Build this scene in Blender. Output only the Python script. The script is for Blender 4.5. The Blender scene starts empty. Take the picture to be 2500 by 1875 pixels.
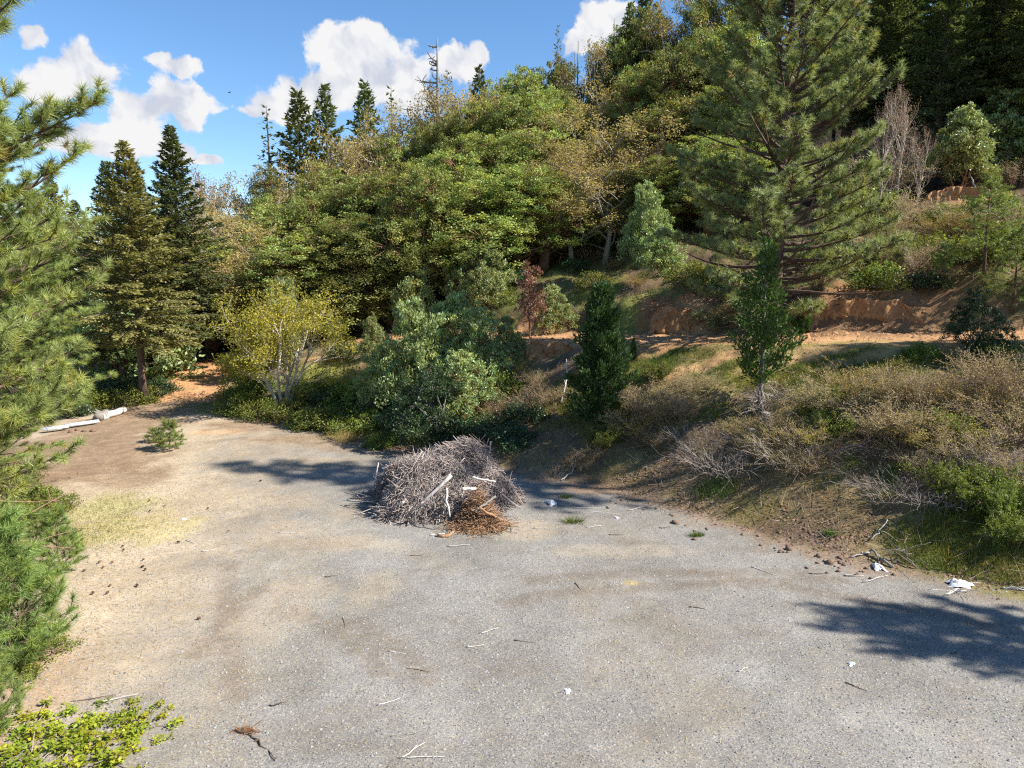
import bpy, math, random
import numpy as np
from mathutils import Vector, Matrix

# ------------------------------------------------------------------ camera, sky, sun, exposure
SC = bpy.context.scene
COL = SC.collection
F_PX, PITCH, CAM_H = 1733.0, math.radians(9.0), 6.0
cam_d = bpy.data.cameras.new("camera")
cam_d.sensor_width = 36.0
cam_d.lens = 36.0 * F_PX / 2500.0
cam_d.clip_start, cam_d.clip_end = 0.1, 6000
cam = bpy.data.objects.new("camera", cam_d)
cam.location = (0, 0, CAM_H)
cam.rotation_euler = (math.radians(90) - PITCH, 0, 0)
COL.objects.link(cam)
SC.camera = cam

SUN_EL, SUN_AZ = math.radians(42), math.radians(102)      # azimuth clockwise from the view direction (+Y)
SUN_DIR = Vector((math.sin(SUN_AZ) * math.cos(SUN_EL), math.cos(SUN_AZ) * math.cos(SUN_EL), math.sin(SUN_EL)))
sun_d = bpy.data.lights.new("sun", 'SUN')
sun_d.energy, sun_d.angle, sun_d.color = 5.0, math.radians(0.53), (1.0, 0.94, 0.84)
sun = bpy.data.objects.new("sun", sun_d)
sun.rotation_euler = SUN_DIR.to_track_quat('Z', 'Y').to_euler()
sun.location = (30, 0, 40)
COL.objects.link(sun)

SC.view_settings.view_transform = 'Standard'
SC.view_settings.look = 'None'
SC.view_settings.exposure = 1.16
SC.view_settings.gamma = 1.0
SC.cycles.max_bounces = 6
SC.cycles.diffuse_bounces = 2
SC.cycles.filter_width = 1.2
SC.cycles.use_denoising = False
SC.cycles.glossy_bounces = 2
SC.cycles.transmission_bounces = 3
SC.cycles.transparent_max_bounces = 4

def ray(px, py):
    dx, dz = (px - 1250) / F_PX, -(py - 937.5) / F_PX
    return np.array([dx, math.cos(PITCH) + dz * math.sin(PITCH), -math.sin(PITCH) + dz * math.cos(PITCH)])
def at(px, py, y):
    r = ray(px, py)
    t = y / r[1]
    return np.array([r[0] * t, y, CAM_H + r[2] * t])

def build_world():
    w = bpy.data.worlds.new("World")
    SC.world = w
    w.use_nodes = True
    nt = w.node_tree
    nt.nodes.clear()
    N, L = nt.nodes.new, nt.links.new
    out = N('ShaderNodeOutputWorld'); bg = N('ShaderNodeBackground')
    sky = N('ShaderNodeTexSky'); sky.sky_type = 'NISHITA'
    sky.sun_disc = False
    sky.sun_elevation, sky.sun_rotation = SUN_EL, SUN_AZ
    sky.air_density, sky.dust_density, sky.ozone_density, sky.altitude = 1.0, 0.15, 4.0, 500
    bg.inputs['Strength'].default_value = 0.088
    L(bg.outputs[0], out.inputs[0])
    tc = N('ShaderNodeTexCoord'); sep = N('ShaderNodeSeparateXYZ')
    L(tc.outputs['Generated'], sep.inputs[0])
    def m(op, a, b=None, c=None, clamp=False):
        n = N('ShaderNodeMath'); n.operation = op; n.use_clamp = clamp
        for i, v in enumerate((a, b, c)):
            if v is None: continue
            if isinstance(v, (int, float)): n.inputs[i].default_value = v
            else: L(v, n.inputs[i])
        return n.outputs[0]
    az = m('ARCTAN2', sep.outputs[0], sep.outputs[1])
    el = m('ARCSINE', sep.outputs[2])
    cb0 = N('ShaderNodeCombineXYZ'); L(az, cb0.inputs[0]); L(el, cb0.inputs[1])
    nw = N('ShaderNodeTexNoise'); L(cb0.outputs[0], nw.inputs['Vector']); nw.inputs['Scale'].default_value = 17; nw.inputs['Detail'].default_value = 5; nw.inputs['Roughness'].default_value = .55
    comb = N('ShaderNodeVectorMath'); comb.operation = 'MULTIPLY_ADD'; L(nw.outputs['Color'], comb.inputs[0]); comb.inputs[1].default_value = (.056, .046, 0)
    off = N('ShaderNodeVectorMath'); off.operation = 'ADD'; L(cb0.outputs[0], off.inputs[0]); off.inputs[1].default_value = (-.028, -.023, 0); L(off.outputs[0], comb.inputs[2])
    # each cloud puff: its middle and half sizes seen from the lot, as angles
    puffs = [(880,155,140,85),(790,215,115,65),(960,190,115,70),(690,250,110,45),(1110,150,75,55),(890,100,60,50),(1000,240,120,45),
             (620,262,55,22),(1160,140,40,35),
             (205,170,85,62),(140,205,75,42),(415,245,85,68),(340,265,80,55),(290,335,120,45),(220,350,110,40),(450,285,44,40),(430,160,60,26),(385,140,34,18),
             (430,375,50,32),(500,395,45,18),(1450,60,60,60),(1500,40,50,50),(1400,110,45,35),(1460,90,40,30),(60,90,30,25),(1530,110,60,50)]
    pl = []
    for px, py, rx, ry in puffs:
        d = ray(px, py); d = d / np.linalg.norm(d)
        pl.append((math.atan2(d[0], d[1]), math.asin(d[2]), rx / F_PX, ry / F_PX))
    rnd = random.Random(5)
    for k in range(12):                                    # the same broken cumulus all round the horizon
        a = 0.9 + k * (2 * math.pi - 1.8) / 12 + rnd.uniform(-.1, .1)
        a = (a + math.pi) % (2 * math.pi) - math.pi
        e = rnd.uniform(.18, .5)
        pl.append((a, e, .11, .06))
    f = None
    for a, e, ra, re in pl:
        vm = N('ShaderNodeVectorMath'); vm.operation = 'MULTIPLY_ADD'; L(comb.outputs[0], vm.inputs[0])
        vm.inputs[1].default_value = (1 / ra, 1 / re, 0); vm.inputs[2].default_value = (-a / ra, -e / re, 0)
        ln = N('ShaderNodeVectorMath'); ln.operation = 'LENGTH'; L(vm.outputs[0], ln.inputs[0]); v = ln.outputs['Value']
        f = v if f is None else m('SMOOTH_MIN', f, v, 0.12)
    f = m('SUBTRACT', 1.0, f)
    n1 = N('ShaderNodeTexNoise'); L(comb.outputs[0], n1.inputs['Vector'])
    n1.inputs['Scale'].default_value = 22; n1.inputs['Detail'].default_value = 7; n1.inputs['Roughness'].default_value = 0.58
    n1.inputs['Distortion'].default_value = 0.25
    n2 = N('ShaderNodeTexNoise'); L(comb.outputs[0], n2.inputs['Vector'])
    n2.inputs['Scale'].default_value = 22; n2.inputs['Detail'].default_value = 4; n2.inputs['Roughness'].default_value = 0.5
    fld = m('ADD', f, m('MULTIPLY', m('SUBTRACT', n1.outputs[0], 0.5), 1.9))
    mr = N('ShaderNodeMapRange'); mr.interpolation_type = 'SMOOTHSTEP'
    L(fld, mr.inputs['Value']); mr.inputs['From Min'].default_value = 0.10; mr.inputs['From Max'].default_value = 0.40
    cr = N('ShaderNodeValToRGB'); L(n2.outputs[0], cr.inputs[0])
    cr.color_ramp.elements[0].position, cr.color_ramp.elements[1].position = .36, .55
    cr.color_ramp.elements[0].color = (3.2, 3.4, 3.95, 1); cr.color_ramp.elements[1].color = (4.7, 4.7, 4.75, 1)  # grey shading of the clouds painted into their colour, spread by noise
    hs = N('ShaderNodeHueSaturation'); hs.inputs['Saturation'].default_value = 1.12; hs.inputs['Value'].default_value = 1.0
    L(sky.outputs[0], hs.inputs['Color'])
    mix = N('ShaderNodeMix'); mix.data_type = 'RGBA'
    L(mr.outputs[0], mix.inputs['Factor']); L(hs.outputs[0], mix.inputs['A']); L(cr.outputs[0], mix.inputs['B'])
    L(mix.outputs['Result'], bg.inputs['Color'])
build_world()

# ------------------------------------------------------------------ numeric helpers
def rng(seed): return np.random.default_rng(seed)
def sstep(a, b, x):
    t = np.clip((x - a) / (b - a), 0, 1)
    return t * t * (3 - 2 * t)
def _hash(ix, iy, s):
    h = (ix.astype(np.int64) * 374761393 + iy.astype(np.int64) * 668265263 + s * 974711) & 0x7fffffff
    h = ((h ^ (h >> 13)) * 1274126177) & 0x7fffffff
    return ((h ^ (h >> 16)) & 0xffff) / 65535.0
def vnoise(x, y, s=0):
    ix, iy = np.floor(x), np.floor(y)
    fx, fy = x - ix, y - iy
    fx, fy = fx * fx * (3 - 2 * fx), fy * fy * (3 - 2 * fy)
    a, b = _hash(ix, iy, s), _hash(ix + 1, iy, s)
    c, d = _hash(ix, iy + 1, s), _hash(ix + 1, iy + 1, s)
    return (a * (1 - fx) + b * fx) * (1 - fy) + (c * (1 - fx) + d * fx) * fy
def fbm(x, y, s=0, o=4):
    v, amp, tot = 0, 1, 0
    for k in range(o):
        v = v + amp * vnoise(x * 2 ** k + 17.3 * k, y * 2 ** k - 9.1 * k, s + k); tot += amp; amp *= .55
    return v / tot
def nrm(v): return v / np.maximum(np.linalg.norm(v, axis=-1, keepdims=True), 1e-9)
def rdir(r, n): return nrm(r.normal(size=(n, 3)))

# ------------------------------------------------------------------ terrain as a function of x and y
TOE = np.array([(40,-12),(20,4),(14,9),(11.6,11),(9.65,12.59),(8.65,13.4),(7.3,14.13),(6.1,15.4),(4.74,17.2),(2.88,19.2),(.6,20.6),(-2.04,22.9),
                (-5.1,24.7),(-8.86,27.3),(-12.43,29.9),(-14.4,33),(-15.2,40),(-17,60),(-30,120),(-60,300)], float)
CREST = np.array([(60,-4,5.2),(26,16,4.3),(15,20,3.95),(9.56,22,3.71),(5,25.2,3.45),(1,29.5,3.1),(-3,34,2.8),(-8,38,2.4),(-13,41,1.7),
                  (-16,45,1.5),(-19,62,3.5),(-32,122,6),(-62,302,8)], float)
LEFT = np.array([(-6.6,2),(-7.0,7),(-7.9,10),(-9.4,13),(-11.2,16.5),(-14.2,21),(-18.2,25.6),(-18.4,29),(-17.6,32),(-18.4,37),(-19.6,42),(-24,60),(-40,120),(-70,300)], float)
def polydist(x, y, P):
    """signed distance (positive to the right of the line's course) and value interpolated along its columns past 2"""
    best = np.full(x.shape, 1e18); sg = np.zeros(x.shape); val = np.zeros(x.shape)
    for i in range(len(P) - 1):
        a, b = P[i], P[i + 1]
        d = b[:2] - a[:2]; L2 = d @ d
        t = np.clip(((x - a[0]) * d[0] + (y - a[1]) * d[1]) / L2, 0, 1)
        qx, qy = a[0] + t * d[0], a[1] + t * d[1]
        dist = (x - qx) ** 2 + (y - qy) ** 2
        cr = d[0] * (y - a[1]) - d[1] * (x - a[0])
        up = dist < best
        best = np.where(up, dist, best); sg = np.where(up, np.sign(cr), sg)
        if P.shape[1] > 2: val = np.where(up, a[2] + t * (b[2] - a[2]), val)
    return -np.sqrt(best) * sg, val
def terrain(x, y, fields=False):
    x, y = np.asarray(x, float), np.asarray(y, float)
    st, _ = polydist(x, y, TOE)
    sc, zc = polydist(x, y, CREST)
    sl, _ = polydist(x, y, LEFT); sl = -sl                  # positive to the left of the lot's edge
    ramp = 1.0 * sstep(29, 41, y) + 0.05 * np.clip(y - 41, 0, 60)
    u = (x - 9.56) * -.86 + (y - 22) * .51
    slope = np.interp(u, [-60, -30, 0, 16, 23, 34, 42, 50, 60], [.36, .38, .36, .34, .37, .31, .2, .1, .05])
    t = np.clip(st / np.maximum(st - sc, 1e-6), 0, 1)
    n1 = fbm(x * .35, y * .35, 3) - .5
    n2 = fbm(x * 1.3, y * 1.3, 11) - .5
    n3 = fbm(x * 4.1, y * 4.1, 21, 3) - .5
    bank = ramp + (zc - ramp) * (t * .75 + .25 * sstep(0, 1, t))
    sh = np.clip(sc - 3.3, 0, None)
    sh2 = np.where(sh < 44, sh, 44 + 12 * (1 - np.exp(-(sh - 44) / 12))) - np.clip(sh - 62, 0, 150) * .5
    cutw = np.interp(u, [-30, 10, 25, 45], [1.25, 1.1, .5, 0])
    hill = zc + .05 * np.clip(sc, 0, 3.3) + cutw * sstep(0, 1.4, sh) * (0.75 + n1) + slope * sh2
    z = np.where(st < 0, ramp, np.where(sc < 0, bank, hill))
    rough = sstep(.2, 2.0, st) * (1 - .8 * sstep(-.4, .3, sc) * (1 - sstep(3.0, 3.8, sc)))
    z = z + rough * (n1 * .7 + n2 * .34 + n3 * .12) + (1 - rough) * (n2 * .05 + n3 * .018 + n1 * .08)
    z = z - np.where(sl > 0, .32 * sl * (1 - .5 * sstep(10, 60, sl)) * sstep(0, 2, sl), 0) + np.where(sl > 0, n1 * .5 * sstep(0, 2, sl), 0)
    far = sstep(150, 420, np.hypot(x, y))
    z = z * (1 - far) + far * -4
    if fields: return z, st, sc, sl, u
    return z
def tz(x, y): return float(terrain(np.array([x]), np.array([y]))[0])
def hit(px, py, far=140):
    r = ray(px, py)
    ts = np.concatenate([np.arange(6, 60, .08), np.arange(60, far, .3)])
    P = np.array([0, 0, CAM_H])[None] + r[None] * ts[:, None]
    below = np.nonzero(P[:, 2] < terrain(P[:, 0], P[:, 1]))[0]
    k = below[0] if len(below) else -1
    return P[k]

# ------------------------------------------------------------------ mesh builder
class Geo:
    def __init__(s): s.V, s.F, s.C, s.n = [], {}, [], 0
    def add(s, V, F, C=(1, 1, 1)):
        V = np.asarray(V, float).reshape(-1, 3); F = np.asarray(F, np.int64)
        if len(V) == 0: return
        C = np.asarray(C, float)
        if C.ndim == 1: C = np.tile(C, (len(V), 1))
        s.V.append(V); s.C.append(C); s.F.setdefault(F.shape[1], []).append(F + s.n); s.n += len(V)
    def mesh(s, name, mat, smooth=False):
        me = bpy.data.meshes.new(name)
        V, C = np.concatenate(s.V), np.concatenate(s.C)
        me.vertices.add(len(V)); me.vertices.foreach_set('co', V.astype(np.float32).ravel())
        loops, starts, p = [], [], 0
        for k, fl in s.F.items():
            f = np.concatenate(fl)
            loops.append(f.ravel()); starts.append(p + np.arange(len(f)) * k); p += f.size
        loops, starts = np.concatenate(loops), np.concatenate(starts)
        me.loops.add(len(loops)); me.loops.foreach_set('vertex_index', loops.astype(np.int32))
        me.polygons.add(len(starts)); me.polygons.foreach_set('loop_start', starts.astype(np.int32))
        if smooth: me.polygons.foreach_set('use_smooth', np.ones(len(starts), bool))
        me.update(calc_edges=True)
        a = me.color_attributes.new('Col', 'FLOAT_COLOR', 'POINT')
        a.data.foreach_set('color', np.concatenate([C, np.ones((len(C), 1))], 1).astype(np.float32).ravel())
        me.materials.append(mat)
        return me
    # -- pieces
    def prisms(s, A, B, ra, rb, C, k=3):
        A, B = np.asarray(A, float), np.asarray(B, float)
        n = len(A)
        if n == 0: return
        ra = np.broadcast_to(ra, (n,)); rb = np.broadcast_to(rb, (n,))
        d = nrm(B - A); h = np.where(np.abs(d[:, 2:3]) < .9, [[0, 0, 1.]], [[1., 0, 0]])
        p = nrm(np.cross(d, h)); q = np.cross(d, p)
        an = np.arange(k) * 2 * math.pi / k
        ring = p[:, None] * np.cos(an)[None, :, None] + q[:, None] * np.sin(an)[None, :, None]
        V = np.concatenate([A[:, None] + ring * ra[:, None, None], B[:, None] + ring * rb[:, None, None]], 1)
        i = np.arange(k); j = (i + 1) % k
        f = np.stack([i, j, j + k, i + k], 1)
        F = (f[None] + (np.arange(n) * 2 * k)[:, None, None]).reshape(-1, 4)
        C = np.asarray(C, float); C = np.broadcast_to(C, (n, 3))
        s.add(V.reshape(-1, 3), F, np.repeat(C, 2 * k, 0))
    def tube(s, P, R, C=(1, 1, 1), k=7, cap=True):
        P = np.asarray(P, float); R = np.broadcast_to(R, (len(P),)); n = len(P)
        T = np.gradient(P, axis=0); T = nrm(T)
        h = np.array([1., 0, 0]) if abs(T[0, 0]) < .8 else np.array([0, 1., 0])
        an = np.arange(k) * 2 * math.pi / k
        V = []
        for i in range(n):
            p = h - T[i] * (h @ T[i]); p = p / np.linalg.norm(p); h = p; q = np.cross(T[i], p)
            V.append(P[i] + R[i] * (np.cos(an)[:, None] * p + np.sin(an)[:, None] * q))
        V = np.concatenate(V)
        i = np.arange(k); j = (i + 1) % k
        f = np.stack([i, j, j + k, i + k], 1)
        F = (f[None] + (np.arange(n - 1) * k)[:, None, None]).reshape(-1, 4)
        base = s.n
        s.add(V, F, C)
        if cap:
            for o, rev in ((0, True), ((n - 1) * k, False)):
                idx = np.arange(k) + o + base
                if rev: idx = idx[::-1]
                s.F.setdefault(k, []).append(idx[None])
    def leaves(s, P, D, Nn, Ln, W, C, fold=.18):
        n = len(P)
        if n == 0: return
        D = nrm(D); S = nrm(np.cross(D, Nn)); U = np.cross(S, D)
        Ln = np.broadcast_to(Ln, (n,))[:, None]; W = np.broadcast_to(W, (n,))[:, None]
        mid = P + D * Ln * .45
        V = np.stack([P, mid + S * W * .5 + U * W * fold, P + D * Ln, mid - S * W * .5 + U * W * fold], 1)
        F = np.arange(n * 4).reshape(n, 4)
        s.add(V.reshape(-1, 3), F, np.repeat(np.broadcast_to(C, (n, 3)), 4, 0))
    def needles(s, r, P, D, per, Ln, W, C, shoot=.14, lo=20, hi=75, droop=.12):
        n = len(P)
        if n == 0: return
        D = nrm(D)
        P2 = np.repeat(P, per, 0); D2 = np.repeat(D, per, 0); N = n * per
        rd = rdir(r, N); rd = nrm(rd - D2 * (rd * D2).sum(1, keepdims=True))
        th = np.radians(r.uniform(lo, hi, N))[:, None]
        nd = D2 * np.cos(th) + rd * np.sin(th); nd[:, 2] -= droop; nd = nrm(nd)
        O = P2 - D2 * (r.random(N) * shoot)[:, None]
        Ls = (Ln * r.uniform(.75, 1.1, N))[:, None]
        sd = nrm(np.cross(nd, rdir(r, N))) * W * .5
        V = np.stack([O - sd, O + sd, O + nd * Ls], 1)
        c = np.repeat(np.broadcast_to(C, (n, 3)), per, 0) * r.uniform(.8, 1.2, (N, 1))
        s.add(V.reshape(-1, 3), np.arange(N * 3).reshape(N, 3), np.repeat(c, 3, 0))

# ------------------------------------------------------------------ objects and labels
def tag(o, label=None, cat=None, group=None, kind=None):
    if label: o['label'] = label
    if cat: o['category'] = cat
    if group: o['group'] = group
    if kind: o['kind'] = kind
    return o
def obj(name, me, parent=None, loc=None):
    o = bpy.data.objects.new(name, me); COL.objects.link(o)
    if parent is not None: o.parent = parent
    if loc is not None: o.location = loc
    return o
def empty(name, loc, rz=0, sc=(1, 1, 1)):
    o = bpy.data.objects.new(name, None); COL.objects.link(o)
    o.location, o.rotation_euler, o.scale = loc, (0, 0, rz), sc
    o.empty_display_size = .2
    return o
def plant(name, parts, loc, rz=0, sc=1.0, label='', cat='tree', group=None, tilt=(0, 0)):
    """parts: {part name: mesh}; a thing with its parts, meshes shared between like plants"""
    s3 = (sc, sc, sc) if np.isscalar(sc) else sc
    e = empty(name, tuple(loc), rz, s3)
    e.rotation_euler = (tilt[0], tilt[1], rz)
    for pn, me in parts.items(): obj(pn, me, e)
    return tag(e, label, cat, group)

# ------------------------------------------------------------------ materials
def new_mat(name):
    m = bpy.data.materials.new(name); m.use_nodes = True
    nt = m.node_tree; nt.nodes.clear()
    out = nt.nodes.new('ShaderNodeOutputMaterial')
    return m, nt, out
def mixc(nt, typ, a, b, f=1.0):
    n = nt.nodes.new('ShaderNodeMix'); n.data_type = 'RGBA'; n.blend_type = typ
    for key, v in (('Factor', f), ('A', a), ('B', b)):
        if isinstance(v, (int, float)): n.inputs[key].default_value = v
        elif isinstance(v, tuple): n.inputs[key].default_value = (*v, 1)
        else: nt.links.new(v, n.inputs[key])
    return n.outputs['Result']
def foliage(name, base, trans=.3, rough=.55, var=.25, gloss=.35):
    m, nt, out = new_mat(name)
    N, L = nt.nodes.new, nt.links.new
    at_ = N('ShaderNodeAttribute'); at_.attribute_name = 'Col'
    oi = N('ShaderNodeObjectInfo')
    c = mixc(nt, 'MULTIPLY', base, at_.outputs['Color'])
    mr = N('ShaderNodeMapRange'); L(oi.outputs['Random'], mr.inputs[0]); mr.inputs['To Min'].default_value = 1 - var; mr.inputs['To Max'].default_value = 1 + var
    hs = N('ShaderNodeHueSaturation'); L(c, hs.inputs['Color']); L(mr.outputs[0], hs.inputs['Value'])
    mh = N('ShaderNodeMapRange'); L(oi.outputs['Random'], mh.inputs[0]); mh.inputs['To Min'].default_value = .478; mh.inputs['To Max'].default_value = .515
    L(mh.outputs[0], hs.inputs['Hue'])
    p = N('ShaderNodeBsdfPrincipled'); L(hs.outputs[0], p.inputs['Base Color'])
    p.inputs['Roughness'].default_value = rough; p.inputs['Specular IOR Level'].default_value = gloss
    t = N('ShaderNodeBsdfTranslucent'); L(mixc(nt, 'MULTIPLY', hs.outputs[0], (1.1, 1.15, .6)), t.inputs['Color'])
    ms = N('ShaderNodeMixShader'); ms.inputs[0].default_value = trans
    L(p.outputs[0], ms.inputs[1]); L(t.outputs[0], ms.inputs[2]); L(ms.outputs[0], out.inputs[0])
    return m
def bark(name, c1, c2, scale=9, rough=.9, stretch=.25, bump=.5):
    m, nt, out = new_mat(name)
    N, L = nt.nodes.new, nt.links.new
    tc = N('ShaderNodeTexCoord'); mp = N('ShaderNodeMapping'); mp.inputs['Scale'].default_value = (1, 1, stretch)
    L(tc.outputs['Object'], mp.inputs[0])
    n = N('ShaderNodeTexNoise'); n.inputs['Scale'].default_value = scale; n.inputs['Detail'].default_value = 6; n.inputs['Roughness'].default_value = .65
    L(mp.outputs[0], n.inputs[0])
    r = N('ShaderNodeValToRGB'); L(n.outputs[0], r.inputs[0])
    r.color_ramp.elements[0].position, r.color_ramp.elements[1].position = .35, .65
    r.color_ramp.elements[0].color, r.color_ramp.elements[1].color = (*c1, 1), (*c2, 1)
    a = N('ShaderNodeAttribute'); a.attribute_name = 'Col'
    p = N('ShaderNodeBsdfPrincipled'); p.inputs['Roughness'].default_value = rough; p.inputs['Specular IOR Level'].default_value = .2
    L(mixc(nt, 'MULTIPLY', r.outputs[0], a.outputs['Color']), p.inputs['Base Color'])
    b = N('ShaderNodeBump'); b.inputs['Strength'].default_value = bump; b.inputs['Distance'].default_value = .03
    L(n.outputs[0], b.inputs['Height']); L(b.outputs[0], p.inputs['Normal']); L(p.outputs[0], out.inputs[0])
    return m
def ground_mat():
    m, nt, out = new_mat('ground_surface')
    N, L = nt.nodes.new, nt.links.new
    a = N('ShaderNodeAttribute'); a.attribute_name = 'Col'
    g = N('ShaderNodeAttribute'); g.attribute_name = 'Wt'
    sp = N('ShaderNodeSeparateColor'); L(g.outputs['Color'], sp.inputs[0])
    geo = N('ShaderNodeNewGeometry')
    def noise(sc, det=5, ro=.6, vec=None, dist=0):
        n = N('ShaderNodeTexNoise'); n.inputs['Scale'].default_value = sc; n.inputs['Detail'].default_value = det; n.inputs['Roughness'].default_value = ro
        n.inputs['Distortion'].default_value = dist
        L(vec or geo.outputs['Position'], n.inputs[0]); return n
    def mr(v, a_, b_, c_, d_):
        n = N('ShaderNodeMapRange'); L(v, n.inputs[0])
        for i, x in enumerate((a_, b_, c_, d_)): n.inputs[i + 1].default_value = x
        return n.outputs[0]
    # stones: two sizes of cells, each its own grey
    v1 = N('ShaderNodeTexVoronoi'); v1.inputs['Scale'].default_value = 60; L(geo.outputs['Position'], v1.inputs[0])
    v2 = N('ShaderNodeTexVoronoi'); v2.inputs['Scale'].default_value = 140; L(geo.outputs['Position'], v2.inputs[0])
    s1 = N('ShaderNodeSeparateColor'); L(v1.outputs['Color'], s1.inputs[0])
    s2 = N('ShaderNodeSeparateColor'); L(v2.outputs['Color'], s2.inputs[0])
    r1 = N('ShaderNodeValToRGB'); L(s1.outputs[0], r1.inputs[0])
    cr = r1.color_ramp; cr.elements[0].color = (.42, .44, .47, 1); cr.elements[1].color = (1.7, 1.65, 1.5, 1)
    for pos, c in ((.1, (.74, .76, .79)), (.5, (.95, .96, .98)), (.8, (1.12, 1.1, 1.04)), (.93, (1.35, 1.28, 1.1))):
        e = cr.elements.new(pos); e.color = (*c, 1)
    stone = mixc(nt, 'MULTIPLY', r1.outputs[0], mixc(nt, 'MIX', (.72, .72, .74), (1.25, 1.24, 1.2), s2.outputs[0]))
    gcol = mixc(nt, 'MULTIPLY', a.outputs['Color'], stone)
    # plain soil / litter: broad and fine mottling
    nf, nb = noise(26, 6, .7), noise(2.2, 5, .6)
    mot = mixc(nt, 'MULTIPLY', mixc(nt, 'MIX', (.55, .52, .5), (1.45, 1.42, 1.38), mr(nf.outputs[0], .3, .7, 0, 1)), mixc(nt, 'MIX', (.82, .8, .78), (1.16, 1.15, 1.12), mr(nb.outputs[0], .3, .7, 0, 1)))
    scol = mixc(nt, 'MULTIPLY', a.outputs['Color'], mot)
    # straw: long thin flecks
    mp = N('ShaderNodeMapping'); mp.inputs['Scale'].default_value = (12, 70, 30); mp.inputs['Rotation'].default_value = (0, 0, .5); L(geo.outputs['Position'], mp.inputs[0])
    ns = noise(1.0, 4, .6, mp.outputs[0], .6)
    straw = mixc(nt, 'MULTIPLY', a.outputs['Color'], mixc(nt, 'MIX', (.62, .57, .5), (1.4, 1.36, 1.28), mr(ns.outputs[0], .35, .65, 0, 1)))
    c = mixc(nt, 'MIX', scol, gcol, sp.outputs[0])
    c = mixc(nt, 'MIX', c, straw, sp.outputs[1])
    nbig = noise(.55, 5, .62)
    c = mixc(nt, 'MULTIPLY', c, mixc(nt, 'MIX', (.86, .84, .81), (1.12, 1.12, 1.12), mr(nbig.outputs[0], .32, .68, 0, 1)))
    p = N('ShaderNodeBsdfPrincipled'); L(c, p.inputs['Base Color']); p.inputs['Roughness'].default_value = .95; p.inputs['Specular IOR Level'].default_value = .15
    nm = noise(5, 6, .68)
    soil = N('ShaderNodeMath'); soil.operation = 'MULTIPLY'; L(nm.outputs[0], soil.inputs[0])
    inv = N('ShaderNodeMath'); inv.operation = 'SUBTRACT'; inv.inputs[0].default_value = 1.0; L(sp.outputs[0], inv.inputs[1])
    iv2 = N('ShaderNodeMath'); iv2.operation = 'MULTIPLY'; L(inv.outputs[0], iv2.inputs[0]); iv2.inputs[1].default_value = 9.0; L(iv2.outputs[0], soil.inputs[1])
    h0 = N('ShaderNodeMath'); h0.operation = 'ADD'; L(s1.outputs[1], h0.inputs[0]); L(nf.outputs[0], h0.inputs[1])
    h = N('ShaderNodeMath'); h.operation = 'ADD'; L(h0.outputs[0], h.inputs[0]); L(soil.outputs[0], h.inputs[1])
    b = N('ShaderNodeBump'); b.inputs['Strength'].default_value = .55; b.inputs['Distance'].default_value = .012
    L(h.outputs[0], b.inputs['Height']); L(b.outputs[0], p.inputs['Normal']); L(p.outputs[0], out.inputs[0])
    return m
def plain(name, c, rough=.6, spec=.4, nsc=20, amt=.25, metal=0.0):
    m, nt, out = new_mat(name)
    N, L = nt.nodes.new, nt.links.new
    tc = N('ShaderNodeTexCoord'); n = N('ShaderNodeTexNoise'); n.inputs['Scale'].default_value = nsc; n.inputs['Detail'].default_value = 6
    L(tc.outputs['Object'], n.inputs[0])
    a = N('ShaderNodeAttribute'); a.attribute_name = 'Col'
    lo, hi = tuple(v * (1 - amt) for v in c), tuple(min(v * (1 + amt), .95) for v in c)
    p = N('ShaderNodeBsdfPrincipled'); L(mixc(nt, 'MULTIPLY', mixc(nt, 'MIX', lo, hi, n.outputs[0]), a.outputs['Color']), p.inputs['Base Color'])
    p.inputs['Roughness'].default_value = rough; p.inputs['Specular IOR Level'].default_value = spec; p.inputs['Metallic'].default_value = metal
    L(p.outputs[0], out.inputs[0])
    return m

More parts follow.
